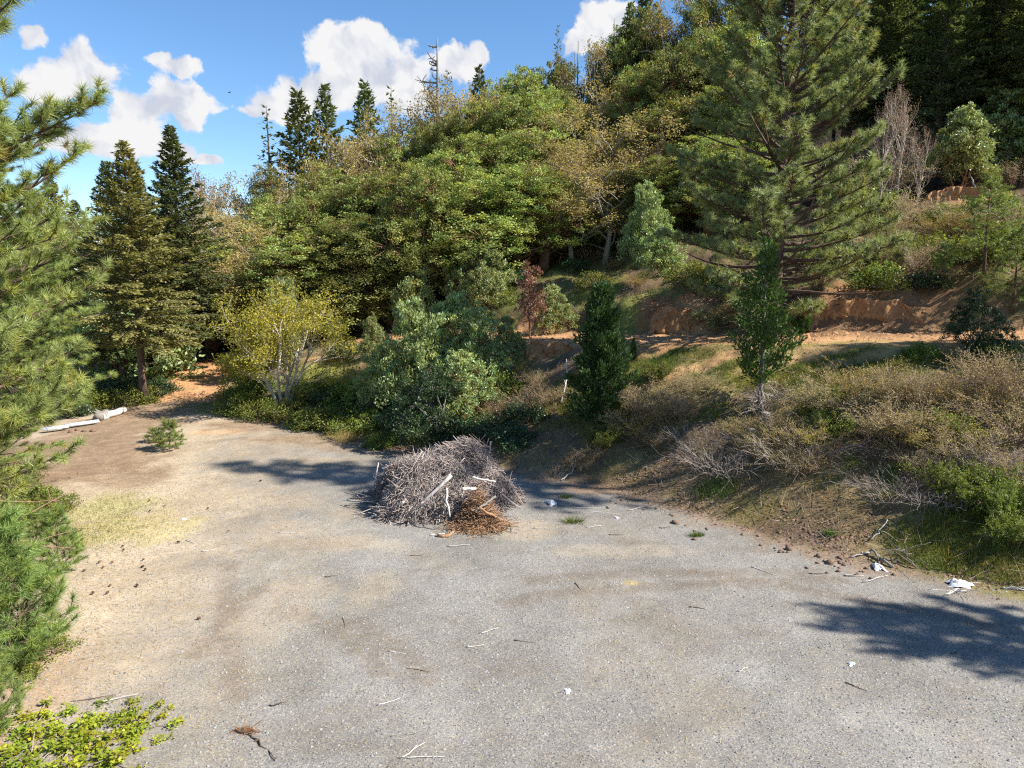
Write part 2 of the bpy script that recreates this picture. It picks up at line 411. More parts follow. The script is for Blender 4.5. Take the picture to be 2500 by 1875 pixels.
MT = dict(
    ground=ground_mat(),
    pine_l=foliage('near_pine_needles', (.275, .335, .11), .36, .45, .06, .4),
    pine=foliage('pine_needles', (.26, .31, .145), .36, .45, .1, .4),
    ypine=foliage('young_pine_needles', (.20, .265, .075), .32, .45, .12, .4),
    fir=foliage('fir_needles', (.130, .160, .062), .26, .6, .15, .25),
    firgold=foliage('fir_golden_needles', (.27, .265, .09), .3, .6, .08, .25),
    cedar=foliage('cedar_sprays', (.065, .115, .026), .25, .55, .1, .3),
    madrone=foliage('madrone_leaves', (.235, .265, .075), .34, .48, .42, .25),
    oak=foliage('oak_young_leaves', (.35, .27, .12), .42, .6, .22, .2),
    pink=foliage('maple_buds', (.23, .14, .12), .35, .6, .15, .2),
    yellow=foliage('yellow_bush_leaves', (.36, .315, .055), .45, .55, .06, .25),
    bay=foliage('bay_leaves', (.27, .325, .13), .32, .42, .15, .4),
    dark=foliage('dark_shrub_leaves', (.045, .085, .032), .22, .42, .15, .4),
    low=foliage('low_shrub_leaves', (.165, .200, .040), .38, .5, .2, .3),
    berry=foliage('bramble_leaves', (.30, .36, .035), .42, .5, .06, .3),
    red=foliage('red_sapling_leaves', (.22, .115, .085), .3, .5, .1, .3),
    grass=foliage('grass_blades', (.150, .175, .040), .35, .6, .05, .2),
    dry=foliage('dry_grass_blades', (.34, .28, .17), .3, .7, .05, .15),
    brush=foliage('brush_buds', (.36, .29, .155), .35, .7, .12, .15),
    dcedar=foliage('shaded_cedar_sprays', (.045, .080, .024), .25, .55, .1, .3),  # darker copy of the cedar green, shade put into the colour
    gold=foliage('golden_buds', (.34, .27, .07), .35, .65, .12, .15),
    twig=bark('dry_twigs', (.20, .15, .115), (.36, .29, .23), 14),
    pale=bark('pale_bark', (.30, .27, .22), (.50, .46, .40), 10),
    grey=bark('grey_bark', (.14, .125, .11), (.27, .25, .22), 9),
    brown=bark('pine_bark', (.055, .038, .03), (.15, .10, .075), 8),
    mbark=bark('madrone_bark', (.16, .075, .045), (.30, .17, .10), 7),
    dead=bark('bleached_wood', (.40, .36, .32), (.66, .62, .57), 12, .85),
    pile=bark('cut_brush', (.29, .24, .215), (.54, .465, .42), 18, .85),
    rustw=bark('red_brown_twigs', (.20, .11, .06), (.38, .24, .14), 18, .85),
    rock=bark('red_brown_rock', (.12, .078, .055), (.26, .17, .12), 11, .9, 1.0, .6),
    stone=bark('gravel_stone', (.15, .15, .148), (.30, .295, .285), 20, .85, 1.0, .3),
    white=plain('white_plastic', (.62, .62, .63), .5, .4, 9, .25),
    metal=plain('galvanised_beam', (.55, .58, .62), .45, .5, 6, .12, .3),
    cone=bark('pine_cone', (.11, .065, .045), (.24, .14, .09), 60, .8, 1.0),
    black=plain('bird_feathers', (.02, .02, .022), .6, .3),
)

# ------------------------------------------------------------------ what covers the ground where
GRAV, STRAW, DIRT, ORANGE = (.214, .206, .193), (.41, .345, .265), (.245, .182, .125), (.45, .26, .13)
LITTER, GREEN, DUFF, CUT, DRYG = (.165, .118, .078), (.115, .135, .035), (.055, .042, .03), (.30, .155, .075), (.27, .215, .11)
def spot(px, py): p = hit(px, py); return p[0], p[1]
PATCH = []            # (x, y, rx, ry, colour, strength, gravel weight, straw weight)
def patch(px, py, rx, ry, c, k=1.0, gw=0.0, sw=0.0):
    x, y = spot(px, py); PATCH.append((x, y, rx, ry, c, k, gw, sw))
for a in ((240,1130,2.2,2.6,DIRT),(190,1085,2.4,2.2,DIRT),(280,1045,2.2,2.6,DIRT),(350,1010,2.0,2.6,DIRT),(420,960,2.2,3.0,DIRT),(330,1165,1.3,1.2,DIRT,.8),
          (640,1040,2.6,1.2,DIRT,.8),(760,1075,2.6,.9,DIRT,.8),(880,1095,2.0,.7,DIRT,.6),
          (450,925,3.4,3.0,ORANGE),(500,890,3.4,3.6,ORANGE),(470,960,2.2,1.8,(.36,.22,.13)),(440,960,1.6,1.6,ORANGE,.6),(390,935,1.0,1.6,ORANGE),(520,1055,1.2,.35,ORANGE,.5),
          (270,1240,1.1,1.3,(.34,.33,.12),.55,0,1),(235,1300,1.1,.9,(.36,.33,.13),.6,0,1),(320,1290,1.6,1.2,(.44,.38,.20),.7,0,1),
          (1540,1424,.25,.1,(.42,.33,.13),.8,0,1),(905,1440,.5,.8,STRAW,.3,.3,.6),(700,1470,.8,1.4,STRAW,.35,.3,.6),
          (1250,1290,1.2,.7,STRAW,.5,.4,.5),(1500,1345,1.6,.4,(.38,.33,.27),.4,.5,.4),(850,1330,1.4,.5,STRAW,.4,.4,.5)):
    patch(*a)
BANKP = [((1450,950),1.2,1.4,GREEN,.8),((1700,900),3.0,1.5,(.19,.17,.06),.85),((1600,870),2.0,.9,GREEN,.7),((1950,880),3.5,1.0,(.20,.19,.055),.9),((2200,870),3,.8,GREEN,.6),
         ((2050,960),1.6,1.5,GREEN,.7),((1960,1030),1.2,1.2,DRYG,.8),((1640,1000),1.6,1.2,DRYG,.8),((2400,1330),1.6,1.2,GREEN,.9),((2250,1330),.9,.8,GREEN,.6),
         ((2470,1420),1.0,.7,(.19,.18,.07),.8),((1830,1240),.8,.6,(.17,.15,.05),.7),((1750,1195),.7,.5,GREEN,.6),((1530,1140),.8,.6,(.22,.19,.07),.6),
         ((760,930),1.8,2.4,(.23,.25,.06),.95),((700,960),2,1.5,GREEN,.7),((560,990),2,1.2,GREEN,.8),((860,1010),2.2,1.3,(.17,.17,.06),.8),
         ((1330,860),1.8,1.2,ORANGE,1.0),((1300,810),2.0,1.2,ORANGE,.9),((1420,820),1.5,1.0,ORANGE,1.0),((1560,825),2.2,.7,ORANGE,1),((1700,838),2.2,.5,ORANGE,.9),((1850,845),3,.45,(.40,.25,.13),.9),
         ((2050,845),3,.4,(.36,.25,.13),.9),((2250,848),3,.4,(.33,.25,.12),.9),((930,822),2.2,1.2,ORANGE,.9),((830,860),2,1.2,ORANGE,.5),
         ((1450,720),1.6,2.0,(.15,.18,.04),.9),((1560,750),1.6,1.6,(.21,.21,.055),.95),((1400,640),3,2,(.20,.19,.08),.8),((1560,640),2,2,(.17,.17,.06),.8),
         ((1340,610),1.6,.8,CUT,.8),((1640,770),1.0,1.6,CUT,1),((1700,775),.8,1.4,ORANGE,.9),((1600,748),.8,1.2,CUT,1),
         ((2100,740),2.5,2.0,(.24,.135,.075),.95),((2200,690),2.5,2.0,CUT,.8),((2050,800),3,1.2,(.21,.13,.08),.9),((2200,810),3,1.2,(.24,.15,.085),.9),((2330,480),2.6,1.6,CUT,1),((2290,510),1.6,1.6,CUT,1),((2380,455),1.6,1.0,CUT,.8),
         ((2250,560),4,3,DRYG,.6),((2400,600),4,3,DRYG,.6),((1450,1195),.9,.5,(.27,.19,.13),.8)]
for (q, rx, ry, c, k) in BANKP: patch(q[0], q[1], rx, ry, c, k)
def cover(x, y):
    """colour, gravel weight, straw weight, and class fields at points"""
    z, st, sc, sl, u = terrain(x, y, True)
    n1, n2, n3 = fbm(x * .5, y * .5, 40), fbm(x * 1.7, y * 1.7, 50), fbm(x * 6, y * 6, 60, 3)
    C = np.tile(np.array(GRAV), (len(x), 1)); gw = np.ones(len(x)); sw = np.zeros(len(x))
    def lay(c, w, g=None, s=None):
        nonlocal C, gw, sw
        w = np.clip(w, 0, 1)
        C = C * (1 - w[:, None]) + np.array(c)[None] * w[:, None]
        gw = gw * (1 - w) + (0 if g is None else g) * w
        sw = sw * (1 - w) + (0 if s is None else s) * w
    # fines and worn dust on the lot
    lay((.235, .208, .176), .5 * sstep(.52, .68, n1) * (st < 0), .65, .1)
    lay((.255, .25, .24), .6 * sstep(.55, .7, fbm(x * .8 + 9, y * .8, 70)) * (st < 0), .8, 0)
    lay((.155, .13, .105), .25 * sstep(.60, .74, fbm(x * .9, y * 1.9, 77)) * (st < 0), .8, 0)
    # straw and needles thicken towards the pines
    e = -(x + .28 * (y - 14)) 
    ws = sstep(2.4, 9.4, e + 5 * (n1 - .5) + 2.6 * (n2 - .5)) * sstep(7, 12, y + 2 * n1 + .5*(-x-6))
    lay(STRAW, .95 * ws, .3, .75)
    lay((.32, .265, .20), .6 * sstep(19, 25, y) * (st < 0) * n2, .3, .5)
    lay((.36, .22, .12), .55 * sstep(5.5, 7, -x) * sstep(11.5, 9, y) * n2 * 1.4, .2, .6)
    # wheel tracks with lug bars
    for (ax, ay, bx, by, cx, cy, w) in TRACKS:
        t = np.linspace(0, 1, 40)
        P = np.stack([(1-t)**2*ax + 2*t*(1-t)*bx + t*t*cx, (1-t)**2*ay + 2*t*(1-t)*by + t*t*cy], 1)
        d2 = (x[:, None] - P[None, :, 0]) ** 2 + (y[:, None] - P[None, :, 1]) ** 2 if len(x) < 4000 else None
        if d2 is None:
            near = np.nonzero((x > P[:, 0].min() - 1) & (x < P[:, 0].max() + 1) & (y > P[:, 1].min() - 1) & (y < P[:, 1].max() + 1))[0]
            d = np.full(len(x), 9.); sarc = np.zeros(len(x))
            if len(near):
                dd = np.hypot(x[near][:, None] - P[None, :, 0], y[near][:, None] - P[None, :, 1])
                k = dd.argmin(1); d[near] = dd.min(1)
                L = np.concatenate([[0], np.cumsum(np.hypot(*np.diff(P, axis=0).T))]); sarc[near] = L[k] + .4 * (x[near] + y[near])
        else:
            d = np.sqrt(d2.min(1)); sarc = np.zeros(len(x))
        lug = .55 + .45 * np.sin(sarc * 21)
        lay((.15, .112, .083), .5 * sstep(w, w * .4, d + .12 * (n3 - .5)) * (.4 + .6 * lug) * sstep(.3, .55, n2 + .2), .4, .2)
    # bank, bench road, hill, slope to the left
    wb = sstep(-.25, .35, st + (n3 - .5) * 1.1)
    lay((.21, .15, .105), .8 * sstep(-1.1, 0, st + 1.2 * (n2 - .5)) * (y < 26), .4, .1)
    lay(LITTER, wb)
    lay(DRYG, wb * .65 * sstep(.5, .66, n1))
    lay((.15, .155, .045), wb * (.35 + .45 * sstep(1.5, 3, st)) * sstep(.47, .6, n2))
    lay((.12, .09, .065), wb * .6 * sstep(.5, .62, fbm(x * 1.1, y * 1.1, 130)))
    road = sstep(-.35, .1, sc + (n3 - .5) * .6) * (1 - sstep(3.2, 3.8, sc))
    lay((.40, .245, .13), road * .95); lay((.27, .24, .10), road * .5 * sstep(.55, .7, n2) * sstep(1.2, .2, sc))
    hillw = sstep(3.2, 4.2, sc)
    lay((.135, .095, .06), hillw)
    lay(DUFF, hillw * np.clip(sstep(12, 17, sc + 4 * (n1 - .5)) + sstep(22, 28, u) + 0, 0, 1))
    lay((.13, .145, .045), hillw * .8 * sstep(.44, .58, n2) * (1 - sstep(12, 17, sc)))
    ll = sstep(-.3, .6, sl + (n3 - .5))
    lay((.19, .155, .08), ll); lay(GREEN, ll * .75 * sstep(.42, .6, n2))
    lay(DUFF, sstep(40, 46, y) * (st < 0))
    for (px, py, rx, ry, c, k, g, s) in PATCH:
        d = np.hypot((x - px) / rx, (y - py) / ry) + (n2 - .5) * 1.1 + (n3 - .5) * .5
        lay(c, k * sstep(1.2, .6, d), g, s)
    return C * (0.9 + .2 * n3[:, None]), gw, sw, (st, sc, sl, u, z)
TRACKS = []
for a in (((480,1600),(560,1500),(640,1440)),((590,1700),(540,1560),(560,1380)),((1040,1660),(960,1560),(840,1510)),((930,1640),(860,1540),(700,1490)),
          ((1250,1470),(1500,1430),(2050,1420)),((1700,1400),(2000,1440),(2400,1530)),((1300,1420),(1600,1390),(2000,1400)),((300,1130),(250,1080),(300,1020)),((340,1165),(190,1085),(390,985)),((270,1160),(150,1080),(340,990)),((250,1150),(130,1075),(320,985))):
    TRACKS.append((*spot(*a[0]), *spot(*a[1]), *spot(*a[2]), .28))

def build_ground():
    def axis(parts):
        out = [parts[0][0]]
        for a, b, d in parts:
            n = max(1, round((b - a) / d)); out += list(np.linspace(a, b, n + 1)[1:])
        return np.array(out)
    xs = axis([(-420,-120,25),(-120,-50,5),(-50,-22,1.2),(-22,-12,.3),(-12,13,.11),(13,22,.3),(22,50,1.0),(50,120,5),(120,420,25)])
    ys = axis([(-80,-10,10),(-10,5,1.2),(5,24,.11),(24,44,.25),(44,80,1.0),(80,150,4),(150,520,25)])
    X, Y = np.meshgrid(xs, ys)
    x, y = X.ravel(), Y.ravel()
    C, gw, sw, (st, sc, sl, u, z) = cover(x, y)
    V = np.stack([x, y, z], 1)
    nx, ny = len(xs), len(ys)
    i = (np.arange(ny - 1)[:, None] * nx + np.arange(nx - 1)[None]).ravel()
    Fq = np.stack([i, i + 1, i + 1 + nx, i + nx], 1)
    fst, fsc, fsl, fy = (a[Fq].mean(1) for a in (st, sc, sl, y))
    fx = x[Fq].mean(1)
    inlot = (fst < 0) & (fsl <= 0)
    ramp = inlot & (fy > 25.5 + .25 * (fx + 17)) & (fx < -11) & (fy < 44)
    bench = (fsc > 0) & (fsc < 3.3) & (fy < 44) & (fx < 30)
    bank = (fst >= 0) & (fsc <= 0) & (fy < 44)
    lot = inlot & ~ramp & (fy < 44)
    rest = ~(lot | ramp | bench | bank)
    W = np.stack([gw, sw, np.zeros_like(gw), np.ones_like(gw)], 1)
    for name, msk in (('gravel_lot', lot), ('dirt_ramp_road', ramp), ('bench_road', bench), ('roadside_bank', bank), ('hillside_ground', rest)):
        F = Fq[msk]
        ids, inv = np.unique(F.ravel(), return_inverse=True)
        g = Geo(); g.add(V[ids], inv.reshape(-1, 4), C[ids])
        me = g.mesh(name, MT['ground'], True)
        a = me.color_attributes.new('Wt', 'FLOAT_COLOR', 'POINT'); a.data.foreach_set('color', W[ids].astype(np.float32).ravel())
        o = obj(name, me); o['kind'] = 'structure'
build_ground()

# ------------------------------------------------------------------ plant builders: each returns {part: mesh}
def curve(p0, d0, length, n, bend=(0, 0, 0), jit=0.0, r=None):
    P = [np.array(p0, float)]; d = np.array(d0, float); d /= np.linalg.norm(d)
    for i in range(n):
        d = d + np.array(bend) / n + (r.normal(size=3) * jit if r is not None else 0)
        d /= np.linalg.norm(d); P.append(P[-1] + d * length / n)
    return np.array(P)

def make_pine(nm, seed, H, base, R, nb, per, nl, nw, mat, sub=11, top_sharp=1.0, trunk_r=.24, dead=0, young=False, col=(1, 1, 1), lean=0.0, gap=0.0, azlim=None, droop0=0.0, low=1.0):
    r = rng(seed); tr, br, nd = Geo(), Geo(), Geo()
    tp = np.array([[lean * t * H + .05 * math.sin(3 * t), .04 * math.sin(5 * t + 1), t * H] for t in np.linspace(0, 1, 12)])
    tr.tube(tp, trunk_r * (1 - np.linspace(0, 1, 12) * .93) * (1 + .35 * np.exp(-np.linspace(0, 1, 12) * 30)), k=10)
    SP, SD, SC_ = [], [], []
    A, B, RA, RB = [], [], [], []
    for i in range(nb):
        t = (i + r.random()) / nb
        h = base + (H - base) * (t ** .9)
        prof = (1 - t) ** top_sharp * (.62 + .38 * min(1, t * 5 + .35)) * (low + (1 - low) * min(1, t * 2.4)) + .05
        L = R * prof * r.uniform(.75, 1.12)
        az = i * 2.4 + r.uniform(-.5, .5)
        if azlim is not None: az = r.uniform(*azlim)
        up = r.uniform(-.12, .22) + .55 * t - droop0 * (1 - t) ** 3
        d0 = np.array([math.cos(az), math.sin(az), up])
        p0 = np.array([lean * h, 0, h])
        nseg = 7
        P = curve(p0, d0, L, nseg, (0, 0, r.uniform(.25, .75)), .05, r)
        rad = max(.012, trunk_r * .26 * (L / R) ** .8) * (1 - np.linspace(0, 1, nseg + 1) * .82)
        br.tube(P, rad, k=5, cap=False)
        if r.random() < gap: continue
        T = nrm(np.gradient(P, axis=0))
        ns = max(3, int(sub * (L / R) ** .7))
        for j in range(ns):
            s = .28 + .72 * (j + r.random()) / ns if not young else .12 + .88 * (j + r.random()) / ns
            f = s * nseg; k = min(int(f), nseg - 1)
            q = P[k] + (P[k + 1] - P[k]) * (f - k); tt = T[k]
            side = nrm(np.cross(tt, [0, 0, 1])) * (1 if j % 2 else -1)
            sl_ = (.24 + .34 * L * (1 - s) * .55) * r.uniform(.7, 1.3)
            sd = nrm(tt * r.uniform(.5, 1.0) + side * r.uniform(.4, 1.0) + np.array([0, 0, r.uniform(.0, .55)]))
            e = q + sd * sl_
            A.append(q); B.append(e); RA.append(.016 if not young else .008); RB.append(.007)
            SP.append(e); SD.append(nrm(sd + [0, 0, .25]))
            m = 1 + int(sl_ > .45) + int(sl_ > .8)
            for _ in range(m):
                w = r.uniform(.35, .85); q2 = q + sd * sl_ * w
                d2 = nrm(sd + rdir(r, 1)[0] * .7 + [0, 0, .3]); e2 = q2 + d2 * r.uniform(.16, .34)
                A.append(q2); B.append(e2); RA.append(.009); RB.append(.006); SP.append(e2); SD.append(d2)
        SP.append(P[-1]); SD.append(T[-1])
    SP.append(tp[-1]); SD.append(np.array([0, 0, 1.]))
    br.prisms(A, B, np.array(RA), np.array(RB), (1, 1, 1))
    SP, SD = np.array(SP), np.array(SD)
    tone = np.array(col)[None] * r.uniform(.72, 1.25, (len(SP), 1)) * np.where(r.random((len(SP), 1)) < .25, [[1.18, 1.05, .8]], [[1, 1, 1]])
    brown = r.random(len(SP)) < .015
    tone[brown] = (1.5, 1.0, .75)
    nd.needles(r, SP, SD, per, nl, nw, tone, shoot=nl * .75, lo=12, hi=88, droop=.06)
    for i in range(dead):                                  # bare lichened limbs low in the crown
        h = base * r.uniform(.35, 1.25) if not young else base * r.random()
        az = r.uniform(0, 6.28); L = R * r.uniform(.25, .7)
        P = curve((lean * h, 0, h), (math.cos(az), math.sin(az), r.uniform(-.3, .2)), L, 6, (0, 0, -.3), .16, r)
        br.tube(P, np.linspace(.022, .006, 7), C=(2.4, 2.3, 2.1), k=4, cap=False)
        for _ in range(6):
            k = r.integers(2, 7); Q = curve(P[k], rdir(r, 1)[0], r.uniform(.2, .6), 3, (0, 0, -.2), .25, r)
            br.tube(Q, np.linspace(.01, .004, 4), C=(2.6, 2.5, 2.3), k=3, cap=False)
    return {'trunk': tr.mesh(nm + '_trunk', MT['brown'], True), 'branches': br.mesh(nm + '_branches', MT['brown']), 'needles': nd.mesh(nm + '_needles', MT[mat])}

def make_fir(nm, seed, H, base, R, nb, mat='fir', leafL=.30, leafW=.12, tr_r=.18, sparse=1.0, droop=-.35, dens=11):
    r = rng(seed); tr, lf, br = Geo(), Geo(), Geo()
    tp = np.array([[.03 * math.sin(4 * t), .03 * math.cos(3 * t), t * H] for t in np.linspace(0, 1, 10)])
    tr.tube(tp, tr_r * (1 - np.linspace(0, 1, 10) * .95), k=8)
    P_, D_, N_, C_ = [], [], [], []
    for i in range(nb):
        t = (i + r.random()) / nb
        h = base + (H - base) * t
        L = R * ((1 - t) ** .85 * .96 + .04) * r.uniform(.68, 1.15) * (.75 + .25 * min(1, t * 6))
        az = i * 2.399 + r.uniform(-.3, .3)
        P = curve((0, 0, h), (math.cos(az), math.sin(az), .28 + .4 * t), L, 6, (0, 0, droop - .35 + .9 * t), .03, r)
        br.tube(P, np.linspace(.03 * L / R + .008, .006, 7), k=4, cap=False)
        T = nrm(np.gradient(P, axis=0))
        n = max(6, int(dens * L * 3.2))
        s = r.random(n) ** .75 * 6; k = np.minimum(s.astype(int), 5)
        q = P[k] + (P[k + 1] - P[k]) * (s - k)[:, None]
        sgn = np.where(r.random(n) < .5, 1, -1)[:, None]
        side = nrm(np.cross(T[k], [[0, 0, 1.]])) * sgn
        w = r.random(n)[:, None] * (.42 * L * (1 - s / 6 * .75))[:, None] * .75
        dd = nrm(T[k] * .8 + side * .9 + r.normal(size=(n, 3)) * .22)
        pos = q + dd * w; pos[:, 2] -= .12 * w[:, 0] + r.random(n) * .08
        P_.append(pos); D_.append(nrm(dd + r.normal(size=(n, 3)) * .3 - [[0, 0, .15]]))
        N_.append(nrm(np.array([[0, 0, 1.]]) + r.normal(size=(n, 3)) * .35))
        edge = (s / 6)[:, None]
        C_.append(np.ones((n, 3)) * r.uniform(.75, 1.25, (n, 1)) * (.9 + .2 * r.random()))
    P_, D_, N_, C_ = map(np.concatenate, (P_, D_, N_, C_))
    keep = r.random(len(P_)) < sparse
    P_, D_, N_, C_ = P_[keep], D_[keep], N_[keep], C_[keep]
    lf.leaves(P_, D_, N_, leafL * r.uniform(.6, 1.2, len(P_)), leafW * r.uniform(.7, 1.2, len(P_)), C_, .05)
    return {'trunk': tr.mesh(nm + '_trunk', MT['brown'], True), 'branches': br.mesh(nm + '_branches', MT['grey']), 'needles': lf.mesh(nm + '_needles', MT[mat])}

def grow(r, g, p, d, L, rad, depth, tips, col, spread=.75, up=.15, kids=(2, 4), k=5, gn=.12, shrink=.68):
    n = 4
    P = curve(p, d, L, n, (0, 0, up), gn, r)
    g.tube(P, np.linspace(rad, rad * .6, n + 1), C=col, k=k, cap=False)
    if depth == 0:
        tips.append((P[-1], P[-1] - P[-2])); tips.append((P[2], P[2] - P[1])); return
    dd = nrm(P[-1] - P[-2])
    for j in range(r.integers(*kids) + 0):
        nd = nrm(dd + rdir(r, 1)[0] * spread + [0, 0, up * .6])
        s = r.integers(2, n + 1)
        grow(r, g, P[s], nd, L * shrink * r.uniform(.75, 1.2), rad * .58, depth - 1, tips, col, spread, up, kids, max(3, k - 1), gn, shrink)

def make_broad(nm, seed, H, R, mat, barkm, lobes=9, clus=26, per=26, leafL=.17, leafW=.085, base=.25, clr=.42, stems=1, barkcol=(1, 1, 1), flat=.75, tone=.28, bare=0, upl=.3, inner=.15, thick=.035, zsh=0):
    """crown of uneven lobes, each a shell of leaf clumps; limbs run from the stem to the lobes and on to the clumps"""
    r = rng(seed); tr, lf, br = Geo(), Geo(), Geo()
    cs = []
    for i in range(lobes):
        t = (i + r.random()) / lobes
        hz = H * (base + (1 - base) * (.16 + .66 * t))
        rr = R * math.sin(min(1, .25 + .9 * (1 - t)) * math.pi / 2) * r.uniform(.35, .78)
        az = i * 2.4 + r.uniform(-.5, .5)
        s = R * r.uniform(.34, .54) * (1.15 - .35 * t)
        cs.append((np.array([math.cos(az) * rr, math.sin(az) * rr, hz]), s))
    cs.append((np.array([r.normal() * .1 * R, r.normal() * .1 * R, H * .86]), R * .36))
    stemtops = []
    for j in range(stems):
        az = j * 6.28 / stems + r.random(); ld = .05 if stems == 1 else .35
        P = curve((.12 * (stems > 1) * math.cos(az), .12 * (stems > 1) * math.sin(az), -.15), (math.cos(az) * ld, math.sin(az) * ld, 1), H * .62, 7, (0, 0, .1), .07, r)
        tr.tube(P, np.linspace(thick * H / math.sqrt(stems), thick * H * .3 / math.sqrt(stems), 8), C=barkcol, k=8)
        stemtops.append(P)
    PP, DD, NN, CC = [], [], [], []
    A, B = [], []
    for c, s in cs:
        S = stemtops[r.integers(len(stemtops))]; k = int(np.clip((c[2] / H - .1) / .62 * 6, 1, 6))
        p0 = S[k]; mid = (p0 + c) / 2 + r.normal(size=3) * .08 * R + [0, 0, -.05 * R]
        tt = np.linspace(0, 1, 6)[:, None]
        P = (1 - tt) ** 2 * p0 + 2 * tt * (1 - tt) * mid + tt ** 2 * c
        br.tube(P, np.linspace(thick * H * .34 / math.sqrt(stems), .02, 6), C=barkcol, k=5, cap=False)
        n = max(5, int(clus * (s / (R * .45)) ** 2))
        d = rdir(r, n); d[:, 2] = np.where(d[:, 2] < -.7, -d[:, 2] * r.random(n), d[:, 2]); d = nrm(d)
        rad = s * np.where(r.random(n) < inner, r.uniform(.3, .8, n), r.uniform(.8, 1.12, n))
        cc = c + d * rad[:, None] * [1, 1, flat]
        A.append(np.repeat(c[None], n, 0) + d * .15 * s); B.append(cc)
        m = per
        p = np.repeat(cc, m, 0) + rdir(r, n * m) * (clr * s / (R * .45) * .9 * r.random(n * m) ** .6)[:, None] * [1, 1, .8]
        out = np.repeat(d, m, 0)
        dd = nrm(out * .5 + rdir(r, n * m) * .9 + [0, 0, upl])
        nn = nrm(out * .7 + rdir(r, n * m) * .7 + [0, 0, .5])
        ct = np.repeat(r.uniform(1 - tone, 1 + tone, (n, 1)), m, 0) * r.uniform(.75, 1.3, (n * m, 1))
        hue = np.repeat(r.random((n, 1)), m, 0)
        c3 = ct * (1 + (hue - .5) * [[.25, .0, -.3]])
        PP.append(p); DD.append(dd); NN.append(nn); CC.append(c3)
    A, B = np.concatenate(A), np.concatenate(B)
    br.prisms(A, B, .018 * R / 2.5, .006, barkcol)
    PP, DD, NN, CC = map(np.concatenate, (PP, DD, NN, CC))
    n = len(PP)
    lf.leaves(PP, DD, NN, leafL * r.uniform(.65, 1.2, n), leafW * r.uniform(.7, 1.2, n), CC)
    for i in range(bare):
        tips = []
        k = r.integers(2, 7); S = stemtops[r.integers(len(stemtops))]
        az = r.uniform(0, 6.28)
        grow(r, br, S[k], np.array([math.cos(az), math.sin(az), .3]), R * .5, .05, 2, tips, tuple(1.5 * v for v in barkcol), .9, .05, (2, 4), 4, .2)
    return {'trunk': tr.mesh(nm + '_trunk', MT[barkm], True), 'branches': br.mesh(nm + '_branches', MT[barkm]), 'foliage': lf.mesh(nm + '_foliage', MT[mat])}

def make_oak(nm, seed, H, R, mat, barkm, depth=4, leaf=.10, per=9, stems=1, spread=.8, up=.2, tiprad=.3, kids=(2, 4), barkcol=(1, 1, 1), tr_r=.16):
    """branch skeleton that shows, with sparse small young leaves at the twig ends"""
    r = rng(seed); tr, br, lf = Geo(), Geo(), Geo()
    tips = []
    for j in range(stems):
        az = j * 6.28 / stems + r.random(); ld = .06 if stems == 1 else r.uniform(.15, .5)
        P = curve((.15 * (stems > 1) * math.cos(az), .15 * (stems > 1) * math.sin(az), -.15), (math.cos(az) * ld, math.sin(az) * ld, 1), H * .5, 6, (0, 0, .05), .07, r)
        rr = tr_r / math.sqrt(stems)
        tr.tube(P, np.linspace(rr, rr * .6, 7), C=barkcol, k=7)
        for s in range(2, 7):
            for _ in range(2 if stems == 1 else 1):
                a2 = r.uniform(0, 6.28)
                grow(r, br, P[s], nrm(np.array([math.cos(a2), math.sin(a2), .45 + .12 * s])), H * .25 * r.uniform(.8, 1.2), rr * .45, depth - 1, tips, barkcol, spread, up, kids, 5, .14, .7)
        grow(r, br, P[-1], nrm(P[-1] - P[-2]), H * .25, rr * .55, depth - 1, tips, barkcol, spread, up, kids, 5, .14, .7)
    T = np.array([t[0] for t in tips]); 
    sxy = R / max(np.percentile(np.hypot(T[:, 0], T[:, 1]), 96), .1); sz = H / max(T[:, 2].max(), .1)
    for g in (br, tr):
        g.V = [v * [sxy, sxy, sz] if g is br else v * [sxy, sxy, sz] for v in g.V]
    T = T * [sxy, sxy, sz]
    n = len(T) * per
    p = np.repeat(T, per, 0) + rdir(r, n) * (tiprad * r.random(n) ** .5)[:, None]
    c = np.repeat(r.uniform(.7, 1.3, (len(T), 1)), per, 0) * r.uniform(.75, 1.25, (n, 1)) * np.ones((n, 3))
    lf.leaves(p, rdir(r, n), rdir(r, n) + [0, 0, .6], leaf * r.uniform(.6, 1.3, n), leaf * .6 * r.uniform(.6, 1.2, n), c)
    return {'trunk': tr.mesh(nm + '_trunk', MT[barkm], True), 'branches': br.mesh(nm + '_branches', MT[barkm]), 'foliage': lf.mesh(nm + '_foliage', MT[mat])}

